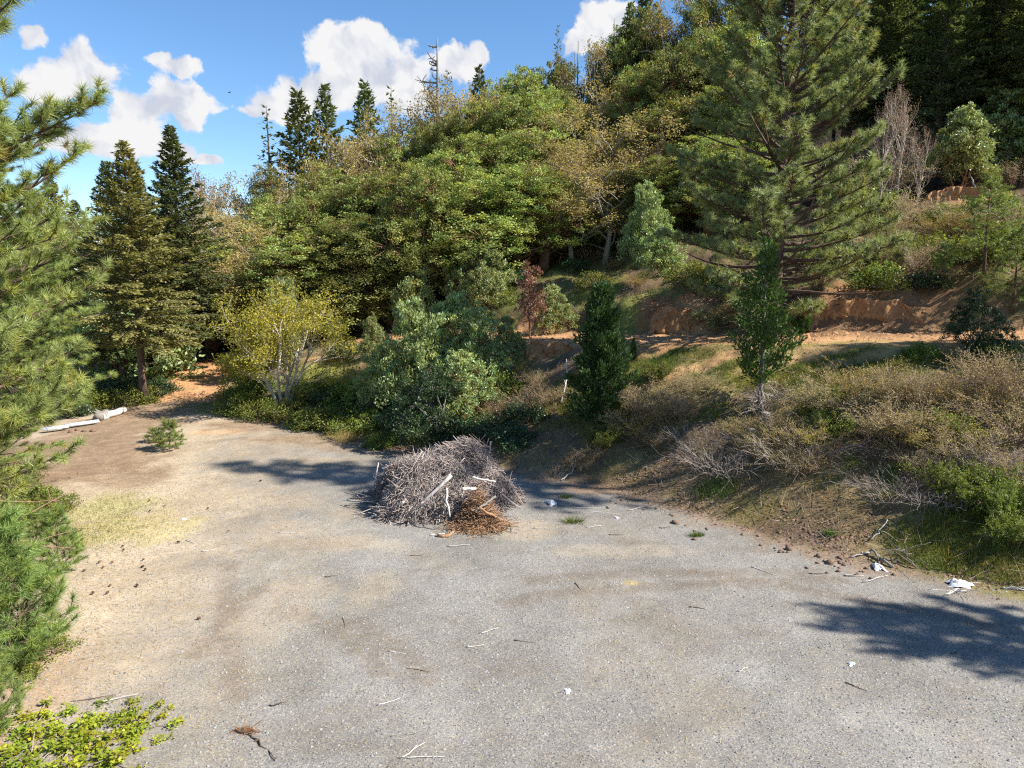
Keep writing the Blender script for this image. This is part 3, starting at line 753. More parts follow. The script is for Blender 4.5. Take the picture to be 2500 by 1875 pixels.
def make_cedar(nm, seed, H, base, R, mat='cedar', n=9000, trunk='grey', tr_r=.09, gap=.0, leafL=.15, leafW=.07, bare=0, power=.8):
    r = rng(seed); tr, br, lf = Geo(), Geo(), Geo()
    tp = np.array([[.03 * math.sin(4 * t), .02 * math.cos(3 * t), t * H] for t in np.linspace(0, 1, 10)])
    tr.tube(tp, tr_r * (1 - np.linspace(0, 1, 10) * .93), k=8)
    nb = max(40, n // 110)
    P_, D_, N_, C_ = [], [], [], []
    for i in range(nb):
        t = ((i + r.random()) / nb); h = base + (H - base) * t
        L = (R * (1 - t) ** power * (.7 + .3 * min(1, t * 4)) + .06) * r.uniform(.6, 1.15)
        if r.random() < gap: L *= .4
        az = i * 2.4 + r.uniform(-.6, .6)
        P = curve((0, 0, h), (math.cos(az), math.sin(az), -.05 + .5 * t), L, 5, (0, 0, .75), .06, r)
        br.tube(P, np.linspace(.016, .005, 6), k=4, cap=False)
        m = max(12, int(n / nb * 1.6 * (L / R) ** .8))
        s = (r.random(m) ** .6) * 5; k = np.minimum(s.astype(int), 4)
        q = P[k] + (P[k + 1] - P[k]) * (s - k)[:, None]
        T = nrm(P[k + 1] - P[k])
        off = rdir(r, m) * (.05 + .16 * r.random(m) * (1.15 - s / 5 * .6) * max(.5, R))[:, None]
        P_.append(q + off); D_.append(nrm(T * .6 + off * 3 + rdir(r, m) * .4 + [0, 0, .35])); N_.append(rdir(r, m))
        C_.append(np.ones((m, 3)) * r.uniform(.7, 1.35, (m, 1)) * r.uniform(.8, 1.2))
    P_, D_, N_, C_ = map(np.concatenate, (P_, D_, N_, C_))
    lf.leaves(P_, D_, N_, leafL * r.uniform(.6, 1.3, len(P_)), leafW * r.uniform(.6, 1.2, len(P_)), C_, .1)
    for i in range(bare):
        h = base * r.uniform(.1, 1.1); az = r.uniform(0, 6.28)
        P = curve((0, 0, h), (math.cos(az), math.sin(az), r.uniform(-.1, .35)), r.uniform(.35, .95), 6, (0, 0, -.9), .08, r)
        br.tube(P, np.linspace(.012, .004, 7), C=(2.3, 2.2, 2.1), k=4, cap=False)
        for _ in range(3):
            Q = curve(P[r.integers(2, 6)], rdir(r, 1)[0], .3, 3, (0, 0, -.4), .1, r); br.tube(Q, np.linspace(.006, .003, 4), C=(2.3, 2.2, 2.1), k=3, cap=False)
    return {'trunk': tr.mesh(nm + '_trunk', MT[trunk], True), 'branches': br.mesh(nm + '_branches', MT[trunk]), 'foliage': lf.mesh(nm + '_foliage', MT[mat])}

def make_brush(nm, seed, R, H, n=90, leaf=.035, per=10, mat='brush', barkm='twig', col=(1, 1, 1), arch=-.25, leaves=True, r0=.009):
    """twiggy shrub: many thin arching stems that fork, with small buds"""
    r = rng(seed); br, lf = Geo(), Geo()
    A, B, RA, RB, T = [], [], [], [], []
    for i in range(n):
        az = r.uniform(0, 6.28); ln = r.random() ** .7
        p = np.array([math.cos(az) * R * .35 * r.random(), math.sin(az) * R * .35 * r.random(), -.05])
        d = nrm(np.array([math.cos(az) * ln, math.sin(az) * ln, H / R * 1.1 + .2]))
        L = math.hypot(R * ln, H) * r.uniform(.7, 1.1); m = 6
        P = curve(p, d, L, m, (0, 0, arch), .12, r)
        for k in range(m): A.append(P[k]); B.append(P[k + 1]); RA.append(r0 * (1 - k / m * .6)); RB.append(r0 * (1 - (k + 1) / m * .6))
        for _ in range(7):
            k = r.integers(2, m + 1); e = nrm(P[k] - P[k - 1]); dd = nrm(e + rdir(r, 1)[0] * .7); q = P[k]
            for z in range(3):
                q2 = q + dd * L * .11; A.append(q); B.append(q2); RA.append(r0 * .5); RB.append(r0 * .36); q = q2; dd = nrm(dd + rdir(r, 1)[0] * .4); T.append(q)
        T.append(P[-1])
    br.prisms(A, B, np.array(RA), np.array(RB), np.array(col) * r.uniform(.7, 1.35, (len(A), 1)))
    parts = {'stems': br.mesh(nm + '_stems', MT[barkm])}
    if leaves:
        T = np.array(T); m = len(T) * per
        p = np.repeat(T, per, 0) + rdir(r, m) * (.10 * r.random(m))[:, None]
        lf.leaves(p, rdir(r, m) + [0, 0, .3], rdir(r, m), leaf * r.uniform(.6, 1.4, m), leaf * .55, r.uniform(.7, 1.35, (m, 1)) * np.ones((m, 3)))
        parts['buds'] = lf.mesh(nm + '_buds', MT[mat])
    return parts

def make_low(nm, seed, R, H, n=2600, leaf=.09, mat='low', wid=.6, stems=26):
    """low leafy mound"""
    r = rng(seed); br, lf = Geo(), Geo()
    m = max(12, n // 40)
    d = rdir(r, m); d[:, 2] = np.abs(d[:, 2])
    cc = d * np.array([R, R, H]) * (r.uniform(.45, 1.08, (m, 1)))
    br.prisms(np.zeros((m, 3)) + r.normal(size=(m, 3)) * [R * .2, R * .2, 0], cc, .012, .004, (1, 1, 1))
    p = np.repeat(cc, 40, 0) + rdir(r, m * 40) * (min(R, H) * .3 * r.random(m * 40) ** .5)[:, None]
    out = np.repeat(d, 40, 0); k = m * 40
    c = np.repeat(r.uniform(.65, 1.3, (m, 1)), 40, 0) * r.uniform(.75, 1.3, (k, 1)) * (1 + (np.repeat(r.random((m, 1)), 40, 0) - .5) * [[.4, 0, -.2]])
    lf.leaves(p, nrm(out * .5 + rdir(r, k) + [0, 0, .2]), nrm(rdir(r, k) * .7 + out * .5 + [0, 0, .6]), leaf * r.uniform(.6, 1.25, k), leaf * wid * r.uniform(.7, 1.2, k), c)
    return {'stems': br.mesh(nm + '_stems', MT['twig']), 'foliage': lf.mesh(nm + '_foliage', MT[mat])}

# ------------------------------------------------------------------ placing plants
R0 = random.Random(11)
ORD = ['first','second','third','fourth','fifth','sixth','seventh','eighth','ninth','tenth','eleventh','twelfth','thirteenth','fourteenth','fifteenth','sixteenth',
       'seventeenth','eighteenth','nineteenth','twentieth','twenty-first','twenty-second','twenty-third','twenty-fourth','twenty-fifth','twenty-sixth','twenty-seventh','twenty-eighth','twenty-ninth','thirtieth']
ORD += ['thirty-' + o for o in ORD[:9]] + ['fortieth'] + ['forty-' + o for o in ORD[:9]] + ['fiftieth'] + ['fifty-' + o for o in ORD[:9]]
ROWS = {}
def row(o, px, key, text, cat, group):
    ROWS.setdefault(key, []).append((px, o, text, cat, group))
def finish_rows():
    for key, L in ROWS.items():
        L.sort(key=lambda a: a[0])
        for i, (px, o, text, cat, group) in enumerate(L):
            tag(o, text.format(ORD[i] + ' from the left' if i or len(L) > 1 else 'on its own'), cat, group)
def put(name, parts, hp, px, y, top=None, h=None, ws=1.0, label='', cat='tree', group=None, rz=None, dz=-.05, tilt=(0, 0), base=None):
    """stand a plant at picture column px: at distance y, or at the ground seen at (px, base); tall enough to reach picture row top, or h metres"""
    if base is not None:
        p = hit(px, base); x, y = p[0], p[1]
    else:
        x = at(px, top if top is not None else 600, y)[0]
    zg = tz(x, y) + dz
    if h is None: h = at(px, top, y)[2] - zg
    s = h / hp
    return plant(name, parts, (x, y, zg), R0.uniform(0, 6.28) if rz is None else rz, (s * ws, s * ws, s), label, cat, group, tilt)

# -- the two large pines
PINE_L = make_pine('near_pine', 3, 17, 1.9, 3.9, 200, 74, .19, .0105, 'pine_l', sub=16, top_sharp=.38, trunk_r=.2, dead=34, low=.74, gap=.03)
plant('ponderosa_pine', PINE_L, (-9.55, 11.0, tz(-9.55, 11.0) - .1), 1.0, 1.0, 'big near pine with long bright needles filling the left edge of the picture', 'tree')
plant('ponderosa_pine', PINE_L, (-14.3, 18.8, tz(-14.3, 18.8) - .1), 3.4, (.95, .95, .6), 'second pine just behind the big near pine, its tufts looking smaller', 'tree')
PINE_R = make_pine('bench_pine', 8, 13.8, .5, 3.95, 160, 46, .25, .021, 'pine', sub=18, top_sharp=.24, trunk_r=.29, dead=20, gap=.10, droop0=.35)
px_, py_ = at(1893, 690, 26.2)[0], 26.2
plant('ponderosa_pine', PINE_R, (px_, py_, tz(px_, py_) - .1), .4, 1.0, 'tall broad pine with dark trunk standing above the bench road', 'tree')

# -- young pines
YP = [make_pine('young_pine_a', 21, 2.6, .2, 1.0, 42, 70, .18, .0085, 'ypine', sub=9, trunk_r=.045, young=True, dead=4),
      make_pine('young_pine_b', 22, 2.0, .12, .8, 28, 66, .17, .0085, 'ypine', sub=7, trunk_r=.035, young=True),
      make_pine('young_pine_c', 23, 6.0, .7, 1.5, 40, 30, .19, .014, 'ypine', sub=8, trunk_r=.07, young=True, top_sharp=.8),
      make_pine('young_pine_d', 24, 4.5, .6, 1.2, 30, 30, .19, .014, 'ypine', sub=7, trunk_r=.055, young=True, top_sharp=.8)]
for (k, hp, px, base, h, lab) in ((0,2.6,40,1640,2.35,'young pine at the lot edge whose stem shows below the near pine'),(1,2.0,150,1400,1.25,'small pine sapling behind the young pine, its thin stem clear of the straw'),
        (1,2.0,-10,1790,1.05,'lowest pine sapling at the corner above the brambles'),(1,2.0,95,1345,.9,'little pine sapling next to a green leafy shrub')):
    put('pine_sapling', YP[k], hp, px, None, h=h, base=base, label=lab, group='young pines along the lot edge')
for (k, hp, px, top, y, lab) in ((2,6.0,2425,430,24.5,'tallest young pine by the right edge above the bench road'),(3,4.5,2310,600,25,'slim young pine on the red slope next to the tallest young pine'),
        (3,4.5,2165,540,28,'young pine just right of the big bench pine crown'),(2,6.0,2355,480,32,'young pine higher up the slope behind the slim one'),(3,4.5,2220,660,27,'short thin pine rooted in the red cut slope'),
        (3,4.5,2490,560,23.5,'young pine cut off by the right edge')):
    put('young_pine', YP[k], hp, px, y, top=top, label=lab, ws=1.5, group='young pines above the bench road')
# sapling sprawled on the lot by the ramp
put('pine_sapling', YP[1], 2.0, 415, None, h=.95, base=1098, ws=1.5, label='bushy pine sapling alone beside the ramp road', rz=1)
put('pine_sapling', YP[1], 2.0, 375, None, h=.5, base=1080, ws=1.6, label='tiny sprawling pine seedling behind the bushy sapling', rz=2)

# -- firs
FIRS = [make_fir('fir_a', 31, 13, 2.9, 2.9, 190, 'firgold', tr_r=.17, sparse=.8, dens=44, leafL=.20, leafW=.085, droop=-.25), make_fir('fir_b', 32, 13, 1.8, 2.8, 180, 'fir', tr_r=.2, dens=44, leafL=.20, leafW=.085, droop=-.25),
        make_fir('fir_c', 33, 11, 1.0, 2.9, 110, 'fir', dens=14, droop=-.2, leafL=.36, leafW=.16), make_fir('fir_d', 34, 10, .8, 1.5, 54, 'fir', dens=8, sparse=.8, leafL=.3, leafW=.13)]
put('fir_tree', FIRS[0], 13, 352, None, top=345, base=985, label='golden green fir with bare lower trunk beside the ramp road', ws=1.25)
put('fir_tree', FIRS[1], 13, 415, 37.5, top=310, label='dark green fir behind the golden fir, taller against the sky', ws=1.3)
put('fir_tree', FIRS[1], 13, 255, 36, top=395, label='fir half hidden between the near pine and the golden fir', ws=1.05)
put('fir_tree', FIRS[0], 13, 120, 38, top=430, label='fir behind the near pine crown', ws=1.1)
put('fir_tree', FIRS[1], 13, 330, 46, top=400, label='shaded fir deepest behind the golden fir', ws=1.1)
for px, top, y, k, lab in ((20,520,44,1,'fir furthest left behind the near pine'),(70,470,52,0,'fir second from left behind the near pine'),(180,490,50,1,'distant fir left of the half hidden fir'),(215,560,42,0,'short fir left of the golden fir'),(-40,470,46,0,'fir at the very left edge')):
    put('fir_tree', FIRS[k], 13, px, y, top=top, label=lab, ws=1.2)
for px, top, y, k, ws in ((650,258,72,3,1.0),(725,222,70,2,1.0),(793,208,72,2,.85),(889,202,76,2,.9),(954,212,80,3,1.0),(1170,165,80,2,.8),(1092,170,82,3,.7),(1362,63,74,3,.55),(1540,8,70,2,.75),(1578,-40,74,2,.9),(470,470,66,3,.9),(1438,95,80,3,.5)):
    o = put('skyline_fir', FIRS[k], (13, 13, 11, 10)[k], px, y, top=top, ws=ws)
    row(o, px, 'skyfir', 'dark fir tip rising above the skyline, {}', 'tree', 'firs along the skyline')

# -- bare snag
def make_snag(nm, seed, H, R, n):
    r = rng(seed); tr, br = Geo(), Geo()
    tr.tube(np.array([[.05 * math.sin(3 * t), 0, t * H] for t in np.linspace(0, 1, 10)]), np.linspace(.16, .03, 10), k=7)
    for i in range(n):
        t = r.uniform(.25, .97); az = r.uniform(0, 6.28); L = R * (1.15 - t) * r.uniform(.5, 1.2)
        P = curve((0, 0, t * H), (math.cos(az), math.sin(az), .1), L, 6, (0, 0, .5), .12, r)
        br.tube(P, np.linspace(.05, .015, 7), k=4, cap=False)
        for _ in range(5): br.tube(curve(P[r.integers(2, 7)], nrm(rdir(r, 1)[0] + [0, 0, .2]), L * .3, 3, (0, 0, .2), .15, r), np.linspace(.025, .012, 4), k=3, cap=False)
    return {'trunk': tr.mesh(nm + '_trunk', MT['grey'], True), 'branches': br.mesh(nm + '_branches', MT['grey'])}
SNAG = make_snag('snag', 5, 10, 3.0, 34)
put('dead_snag', SNAG, 10, 1068, 70, top=95, label='bare grey snag standing against the white cloud', ws=1.0)
for px, top, y, ws in ((1412,100,76,.35),(1404,125,77,.3),(1500,45,76,.3)):
    o = put('dead_snag', {'trunk': SNAG['trunk']}, 10, px, y, top=top, ws=ws * 2); row(o, px, 'snag', 'thin dead stem on the skyline near the right cloud, {}', 'tree', 'thin dead stems on the skyline')

# -- hillside forest
MAD = [make_broad('madrone_%s' % 'abcd'[i], 40 + i, 9, (2.7, 3.1, 2.4, 2.9)[i], 'madrone', 'mbark', lobes=(17, 22, 14, 19)[i], clus=32, per=(70, 56, 80, 62)[i], leafL=(.115, .14, .10, .125)[i], leafW=(.06, .075, .055, .07)[i], clr=(.42, .36, .46, .38)[i], base=(.2, .12, .28, .16)[i], bare=1, tone=.4, flat=1.05, inner=.25) for i in range(4)]
OAK = [make_oak('oak_%s' % 'abc'[i], 50 + i, 9, 3.4, 'oak', 'pale', depth=4, per=20, leaf=.14, tiprad=.45, barkcol=(.8, .8, .75), kids=(2, 4)) for i in range(3)]
MAP = make_oak('bare_maple', 55, 8, 3, 'pink', 'pale', depth=4, per=6, leaf=.10, tiprad=.35, barkcol=(.85, .75, .7))
KIND = {'m': (MAD, 9, 'madrone_tree', 'olive green madrone'), 'o': (OAK, 9, 'oak_tree', 'tan oak in new leaf'), 'p': ([MAP], 8, 'maple_tree', 'pinkish budding maple'),
        'f': ([FIRS[1], FIRS[2]], 12, 'fir_tree', 'dark fir')}
FOREST = {
 'ridge': ('on the ridge skyline', [(500,450,58,'o',1),(545,400,60,'p',1.1),(600,415,62,'o',1),(660,400,63,'m',1),(730,385,64,'o',1.1),(800,320,66,'o',1),(850,300,67,'o',1),(900,265,68,'o',1.1),(955,262,69,'o',1),(1010,255,70,'o',1),
            (1050,225,70,'o',1),(1100,205,70,'o',.95),(1150,190,70,'o',1),(1190,185,69,'o',1),(1235,170,69,'m',1),(1290,160,68,'m',1),(1345,140,70,'m',1),(1395,135,71,'o',.9),(1440,120,70,'o',.9),(1485,90,70,'m',1),(1530,55,70,'m',1),(1590,20,69,'m',1),(1650,-20,68,'o',1),(1720,-60,68,'m',1),(1800,-80,68,'m',1.1),(2000,-120,66,'f',1.3),(430,480,62,'o',1),(385,500,60,'m',1)]),
 'upper': ('in the upper wooded slope', [(480,520,52,'o',1.1),(560,490,54,'o',1.1),(640,470,55,'m',1.1),(720,440,56,'o',1.1),(790,400,57,'m',1.1),(860,370,58,'o',1.2),(930,345,58,'o',1),(990,330,58,'m',1.1),(1050,290,59,'m',1.1),(1110,270,58,'m',1.1),(1180,235,59,'m',1.1),(1245,225,58,'m',1.1),
            (1310,215,58,'m',1.15),(1380,215,59,'m',1.1),(1450,195,58,'o',1.1),(1520,170,58,'o',1.1),(1590,140,57,'m',1.1),(1660,100,57,'m',1.1),(1730,70,57,'m',1.1),(1810,40,56,'m',1.2),(1900,0,56,'f',1.4),(2060,-30,56,'f',1.3),(2150,-60,54,'m',1.2),(2240,-60,55,'f',1.4),(2330,-80,54,'f',1.4),(2420,-90,54,'f',1.4),(2500,-90,54,'f',1.4)]),
 'middle': ('in the middle wooded slope', [(470,560,47,'m',1.2),(540,540,47,'o',1.2),(620,510,47,'o',1.2),(700,500,48,'m',1.2),(770,470,49,'m',1.2),(840,450,49,'m',1.2),(910,430,50,'m',1.2),(980,410,50,'m',1.2),(1040,385,50,'m',1.2),(1110,360,49,'m',1.2),(1180,320,50,'m',1.2),(1250,320,50,'m',1.2),
            (1320,310,50,'m',1.2),(1390,300,50,'o',1.2),(1460,290,50,'o',1.2),(1530,270,49,'o',1.2),(1600,250,49,'o',1.2),(1680,230,48,'m',1.2),(1760,200,48,'m',1.2),(1850,160,47,'m',1.2),(2080,40,47,'m',1.2),(2170,60,46,'f',1.4),(2270,40,46,'f',1.4),(2370,20,46,'f',1.4),(2470,0,46,'f',1.4)]),
 'lower': ('at the wooded slope foot', [(500,600,43,'m',1.3),(570,560,42,'o',1.2),(650,575,42,'o',1.1),(730,560,43,'m',1.3),(810,545,43,'m',1.3),(880,520,43,'m',1.3),(950,500,43,'m',1.2),(1030,400,42,'m',.95),(1100,470,43,'m',1.2),(1180,430,43,'m',1.2),(1260,400,43,'m',1.2),(1330,420,44,'m',1.2),(1400,400,44,'o',1.1),
            (1480,380,44,'o',1.1),(1550,400,43,'m',1.1),(1640,370,42,'m',1.1),(1740,330,42,'m',1.1),(1840,330,41,'m',1.1)])}
r_ = random.Random(2)
for key, (where, L) in FOREST.items():
    for px, top, y, k, ws in L:
        protos, hp, nm, txt = KIND[k]
        i = r_.randrange(len(protos))
        if k == 'f': hp = (13, 11)[i]
        y2 = y + r_.uniform(-1.2, 1.2)
        zg = tz(at(px, top, y2)[0], y2)
        h = at(px, top, y2)[2] - zg
        w = ws * min(1.6, max(.8, 10.5 / max(h, 4)))
        o = put(nm, protos[i], hp, px, y2, top=top, ws=w if k != 'f' else .8)
        row(o, px, key + k, txt + ' ' + where + ', {}', 'tree', 'trees ' + where)
# trunks and dark firs deeper under the canopy at the upper right
for px, y, h in ((2140,44,12),(2200,50,14),(2290,40,13),(2350,44,13),(2420,41,13),(2480,45,14),(2520,38,12),(2400,50,14)):
    o = put('fir_tree', FIRS[1], 13, px, y, top=300, h=h, ws=1.15); row(o, px, 'shadefir', 'dark shaded fir in the upper right woods, {}', 'tree', 'firs in the upper right woods')

# -- shrubs and small trees on the slope and bank
BAY = [make_broad('bay_%s' % 'abc'[i], 60 + i, 4, 1.7, 'bay', 'mbark', lobes=13, clus=24, per=46, leafL=.15, leafW=.07, clr=.30, base=.0, stems=3, upl=.6, inner=.3, tone=.3, thick=.02) for i in range(3)]
DRK = [make_broad('dark_shrub_%s' % 'ab'[i], 66 + i, 4, 1.6, 'dark', 'grey', lobes=9, clus=24, per=40, leafL=.13, leafW=.065, clr=.30, base=.02, stems=3, upl=.4, inner=.3, thick=.02) for i in range(2)]
YEL = make_oak('yellow_bush', 70, 5.2, 2.7, 'yellow', 'pale', depth=4, leaf=.10, per=16, stems=6, tiprad=.32, barkcol=(1.1, 1.08, 1.05), tr_r=.17, kids=(2, 4))
LOW = [make_low('low_shrub_%s' % 'abc'[i], 80 + i, 1.0, .8, 3600, (.09, .10, .08)[i], 'low') for i in range(3)]
LOWD = make_low('low_dark_shrub', 84, 1.0, .8, 3600, .09, 'dark')
BER = make_low('bramble', 85, .8, .3, 2600, .05, 'berry', .75)
put('yellow_bush', YEL, 5.2, 690, None, top=690, base=990, ws=1.1, label='airy yellow green bush with many pale stems by the ramp', cat='bush')
put('madrone_sapling', BAY[0], 4, 690, 35, top=662, label='slender green sapling poking up behind the yellow bush', ws=.55)
SH = [(905,33,765,.62,0,'narrow bay shrub left of the tall bay clump'),(1015,26.5,715,.7,1,'left bush of the tall bay clump behind the brush pile'),(1095,27.5,705,.75,2,'middle and tallest bush of the tall bay clump'),(1165,26.5,735,.75,0,'broad bush at the front of the tall bay clump'),
      (1240,28,765,.75,1,'right bush of the tall bay clump next to the orange dirt'),(1130,24.8,850,1.0,2,'bay bush low in front of the tall clump'),(930,27.5,840,.95,1,'rounded bay bush between the yellow bush and the tall clump'),
      (1350,33,690,.9,2,'low bay bush above the orange dirt heap'),(1625,35,540,.95,0,'big round glossy bush left of the tall bench pine'),(1585,38,435,.62,1,'taller narrow bush behind the big round glossy bush'),
      (1010,40,612,.7,2,'young pale leafed tree at the forest edge, left of two'),(1135,40,575,.8,0,'young pale leafed tree at the forest edge, right of two'),(1190,39,600,.9,1,'bushy shrub at the foot of the forest edge'),
      (2360,36,255,.95,2,'glossy green bush above the red scar'),(2470,38,210,1.2,0,'blue green bush by the right edge below the dark woods'),(2210,28,560,.6,1,'small bay sapling on the red slope'),(300,37,640,1.2,1,'green bush behind the golden fir trunk')]
for px, y, top, ws, k, lab in SH: put('bay_bush', BAY[k], 4, px, y, top=top, ws=ws, label=lab, cat='bush', group='bay bushes on the slope')
for px, base, top, ws, k, lab in ((1050,1095,890,1.0,0,'dark green bush at the bank foot left of the brush pile'),(975,1065,960,1.2,1,'low dark bush at the bank foot further left'),(2365,868,700,.9,1,'dark leafy bush in front of the young pines'),(2430,880,760,.8,0,'dark bush tucked beside the tallest young pine'),(640,700,560,1,0,'dark shrub in the forest shade above the yellow bush')):
    put('dark_bush', DRK[k], 4, px, None, top=top, base=base, ws=ws, label=lab, cat='bush', group='dark bushes')
RED = make_broad('red_sapling', 90, 3, .8, 'red', 'mbark', lobes=7, clus=14, per=22, leafL=.13, leafW=.06, clr=.2, base=.1, thick=.015)
put('red_sapling', RED, 3, 1295, 31.5, top=630, label='red leafed sapling above the orange dirt heap', cat='sapling', ws=.8)
# cedars
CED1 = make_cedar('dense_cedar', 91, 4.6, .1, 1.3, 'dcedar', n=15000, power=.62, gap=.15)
CED2 = make_cedar('leggy_cedar', 92, 5.4, 1.0, 1.6, n=7500, tr_r=.085, gap=.45, bare=26, power=.85)
CED3 = make_cedar('little_fir', 93, 2.0, .05, .95, 'cedar', n=4200, power=.9)
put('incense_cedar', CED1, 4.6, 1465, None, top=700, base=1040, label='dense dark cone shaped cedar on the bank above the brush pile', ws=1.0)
put('incense_cedar', CED2, 5.4, 1852, None, top=588, base=1012, label='leggy cedar with bare lower trunk and dead twigs on the bank', ws=1.05)
put('incense_cedar', CED3, 2.0, 1965, 25.4, top=735, label='small bright green fir at the foot of the red slope', ws=.8)
put('incense_cedar', CED3, 2.0, 1548, 24.5, h=.75, top=800, label='tiny seedling tree on the orange dirt', ws=.5)

# -- low shrubs along the bank foot and left edge
lows = [(590,1005,1.2,1),(640,1015,1.2,2),(700,1020,1.1,0),(610,960,1.5,1),(750,1040,1.0,1),(800,1035,1.2,2),(850,1060,1.0,0),(830,990,1.4,3),(900,1040,1.2,2),(780,975,1.3,0),(880,985,1.5,1),(960,1010,1.3,3),(1010,1060,1.1,2),(930,1090,.8,0),
        (1100,1080,1.0,3),(1180,1060,1.1,3),(1250,1080,1.0,3),(720,860,1.2,0),(850,870,1.2,3),(640,900,1.6,2),(590,900,1.4,0),(1150,990,1.2,2),(1230,960,1.1,1),(1290,1020,1.0,3),
        (330,985,1.2,0),(300,960,1.6,3),(260,975,1.5,1),(215,1000,1.4,0),(170,1015,1.3,3),(120,1020,1.6,1),(60,1030,1.6,0),(10,1040,1.6,3),(375,960,1.3,3),(395,925,.9,1),(380,900,1.6,0),(330,920,1.8,3),(600,850,1.6,3),
        (130,1250,.7,0),(90,1230,.7,1),(60,1270,.8,2),(20,1200,1.0,1),(60,1560,.55,0),(110,1600,.5,2),(30,1650,.5,0),(1450,700,1.2,2),(1340,790,.9,2),(2250,870,.6,1),(2430,880,.9,0),(2480,900,.8,3),(1740,700,1.4,0),(1800,720,1.3,3),(1680,690,1.4,2),(2080,560,1.6,2),(2120,520,1.8,0),(2260,620,1.3,2),(2380,640,1.5,0),(2450,620,1.5,1),(2300,545,1.3,2),(2420,540,1.5,1),(2080,640,1.3,3),(2150,700,1.2,1),(2270,700,1.0,3),(1400,660,1.1,3),(1480,610,1.4,3),(1540,590,1.4,2),(1260,690,1.4,3),(1230,740,1.2,2),(2000,640,1.4,3),(2340,400,1.8,0),(2420,360,1.8,3),(2290,350,1.8,3),(2180,330,2.0,3),(2480,330,2.0,1)]
SCAR = hit(2330, 480)
for px, base, h, k in lows:
    if base < 600 and math.hypot(*(hit(px, base) - SCAR)[:2]) < 2.6: continue
    parts = (LOW + [LOWD])[k]
    o = put('dark_low_shrub' if k == 3 else 'low_shrub', parts, .8, px, None, h=.62 * h, base=base, ws=1.15)
    zone = 'left of the ramp road' if px < 460 and base < 1100 else 'under the near pine' if px < 200 else 'on the bank behind the brush pile' if px < 1320 else 'around the bench road'
    row(o, px, 'low%s%d' % (zone, k == 3), ('dark' if k == 3 else 'light') + ' green low shrub ' + zone + ', {}', 'shrub', 'low shrubs ' + zone)
for i, (px, base, s, lab) in enumerate(((90,1868,1.25,'largest bramble mound in the lower left corner'),(285,1795,.7,'bramble sprig standing out on the gravel, tip of the patch'),(205,1862,.9,'bramble between the corner mound and the sprig'),(40,1815,.8,'bramble under the lowest pine sapling'))):
    put('bramble', BER, .3, px, None, h=.15 * s + .04, base=base, ws=2.0, label=lab, cat='bramble', group='brambles in the corner')
# -- dry brush on the bank
BRU = [make_brush('dry_brush_%s' % 'abcd'[i], 100 + i, 1.0, 1.0, 60, .04, (6, 5, 3, 2)[i], r0=.008, mat=('brush', 'gold', 'brush', 'brush')[i], col=((1, 1, 1), (1.15, 1.05, .95), (.95, .82, .78), (1.35, 1.3, 1.25))[i]) for i in range(4)]
DEADB = make_brush('dead_brush', 108, 1.0, .6, 34, leaves=False, barkm='dead', arch=-.7, r0=.008, col=(.5, .46, .44))
GBR = make_brush('green_brush', 109, 1.0, 1.0, 60, .06, 12, mat='low')
brush = [(2030,1010,1.3,0),(2100,990,1.4,1),(2180,980,1.2,0),(2240,1000,1.3,3),(2310,1000,1.1,1),(2430,950,1.4,2),(2480,1000,1.6,2),(2500,1070,1.4,2),(2130,1070,1.4,0),(2200,1080,1.5,0),(2270,1100,1.3,1),(2350,1130,1.3,3),(2240,1150,.8,3),
         (2480,1190,1.0,2),(1860,1100,1.1,1),(1920,1090,1.2,3),(1980,1090,1.1,1),(1900,1140,.9,2),(1960,1150,.9,2),(1570,1010,1.3,0),(1620,1030,1.2,0),(1670,1020,1.0,0),(1560,1070,1.0,1),(1610,1090,.8,0),(1700,960,.8,0),(1520,1050,.9,0),
         (1340,980,.9,2),(1300,1000,1.0,2),(1210,1010,1.0,2),(1140,1030,.9,1),(1080,1000,.9,2),(1260,910,.9,1),(1310,940,.8,2),(840,1080,.6,1),(1180,740,1.5,2),(1440,640,1.3,2),(1370,620,1.3,2),(1440,1120,.7,2),(1400,1140,.6,2),
         (2250,550,1.6,3),(2180,540,1.8,3),(2300,580,1.4,1),(2430,420,1.6,2),(2470,460,1.6,2),(2150,480,2.6,3),(2200,440,3.0,3),(2230,400,2.6,3),(2480,560,1.4,3),(2350,560,1.4,3),(2420,500,1.6,2),(2380,580,1.3,1),(2320,640,1.0,2),(2070,480,2.0,3),(2100,430,2.2,2),(2130,380,2.4,3),(2180,600,1.3,2),(2240,650,1.1,3),(2300,690,.9,2),(1500,660,.9,1),(1550,700,.8,1),(1480,580,1.2,2),(1240,800,.8,1),(2130,640,1.2,2),(1750,800,1.0,2),(1780,780,.9,1),(2000,700,1.0,2),(1330,640,1.0,2)]
SCAR = hit(2330, 480)
for px, base, h, k in brush:
    if base < 700 and math.hypot(*(hit(px, base) - SCAR)[:2]) < 2.6: continue
    o = put('dry_brush', BRU[k], 1.0, px, None, h=h * .6, base=base, ws=1.4)
    zone = 'above the bench road' if base < 830 else 'behind the brush pile' if px < 1480 else 'beside the dense cedar' if px < 1720 else 'on the right of the bank'
    row(o, px, 'br' + zone, 'dry tan twiggy brush ' + zone + ', {}', 'shrub', 'dry brush ' + zone)
for px, base, h in ((1740,1150,1.0),(1790,1165,.9),(1700,1090,.8),(1920,1140,1.0),(1980,1120,.9),(2170,1220,.8),(2260,1240,.7),(2380,1180,.8),(2440,1150,.8),(1350,1170,.4),(1870,990,.7)):
    o = put('dead_brush', DEADB, .6, px, None, h=h * .8, base=base, ws=1.0); row(o, px, 'deadb', 'leafless grey dead brush on the bank, {}', 'shrub', 'dead brush on the bank')
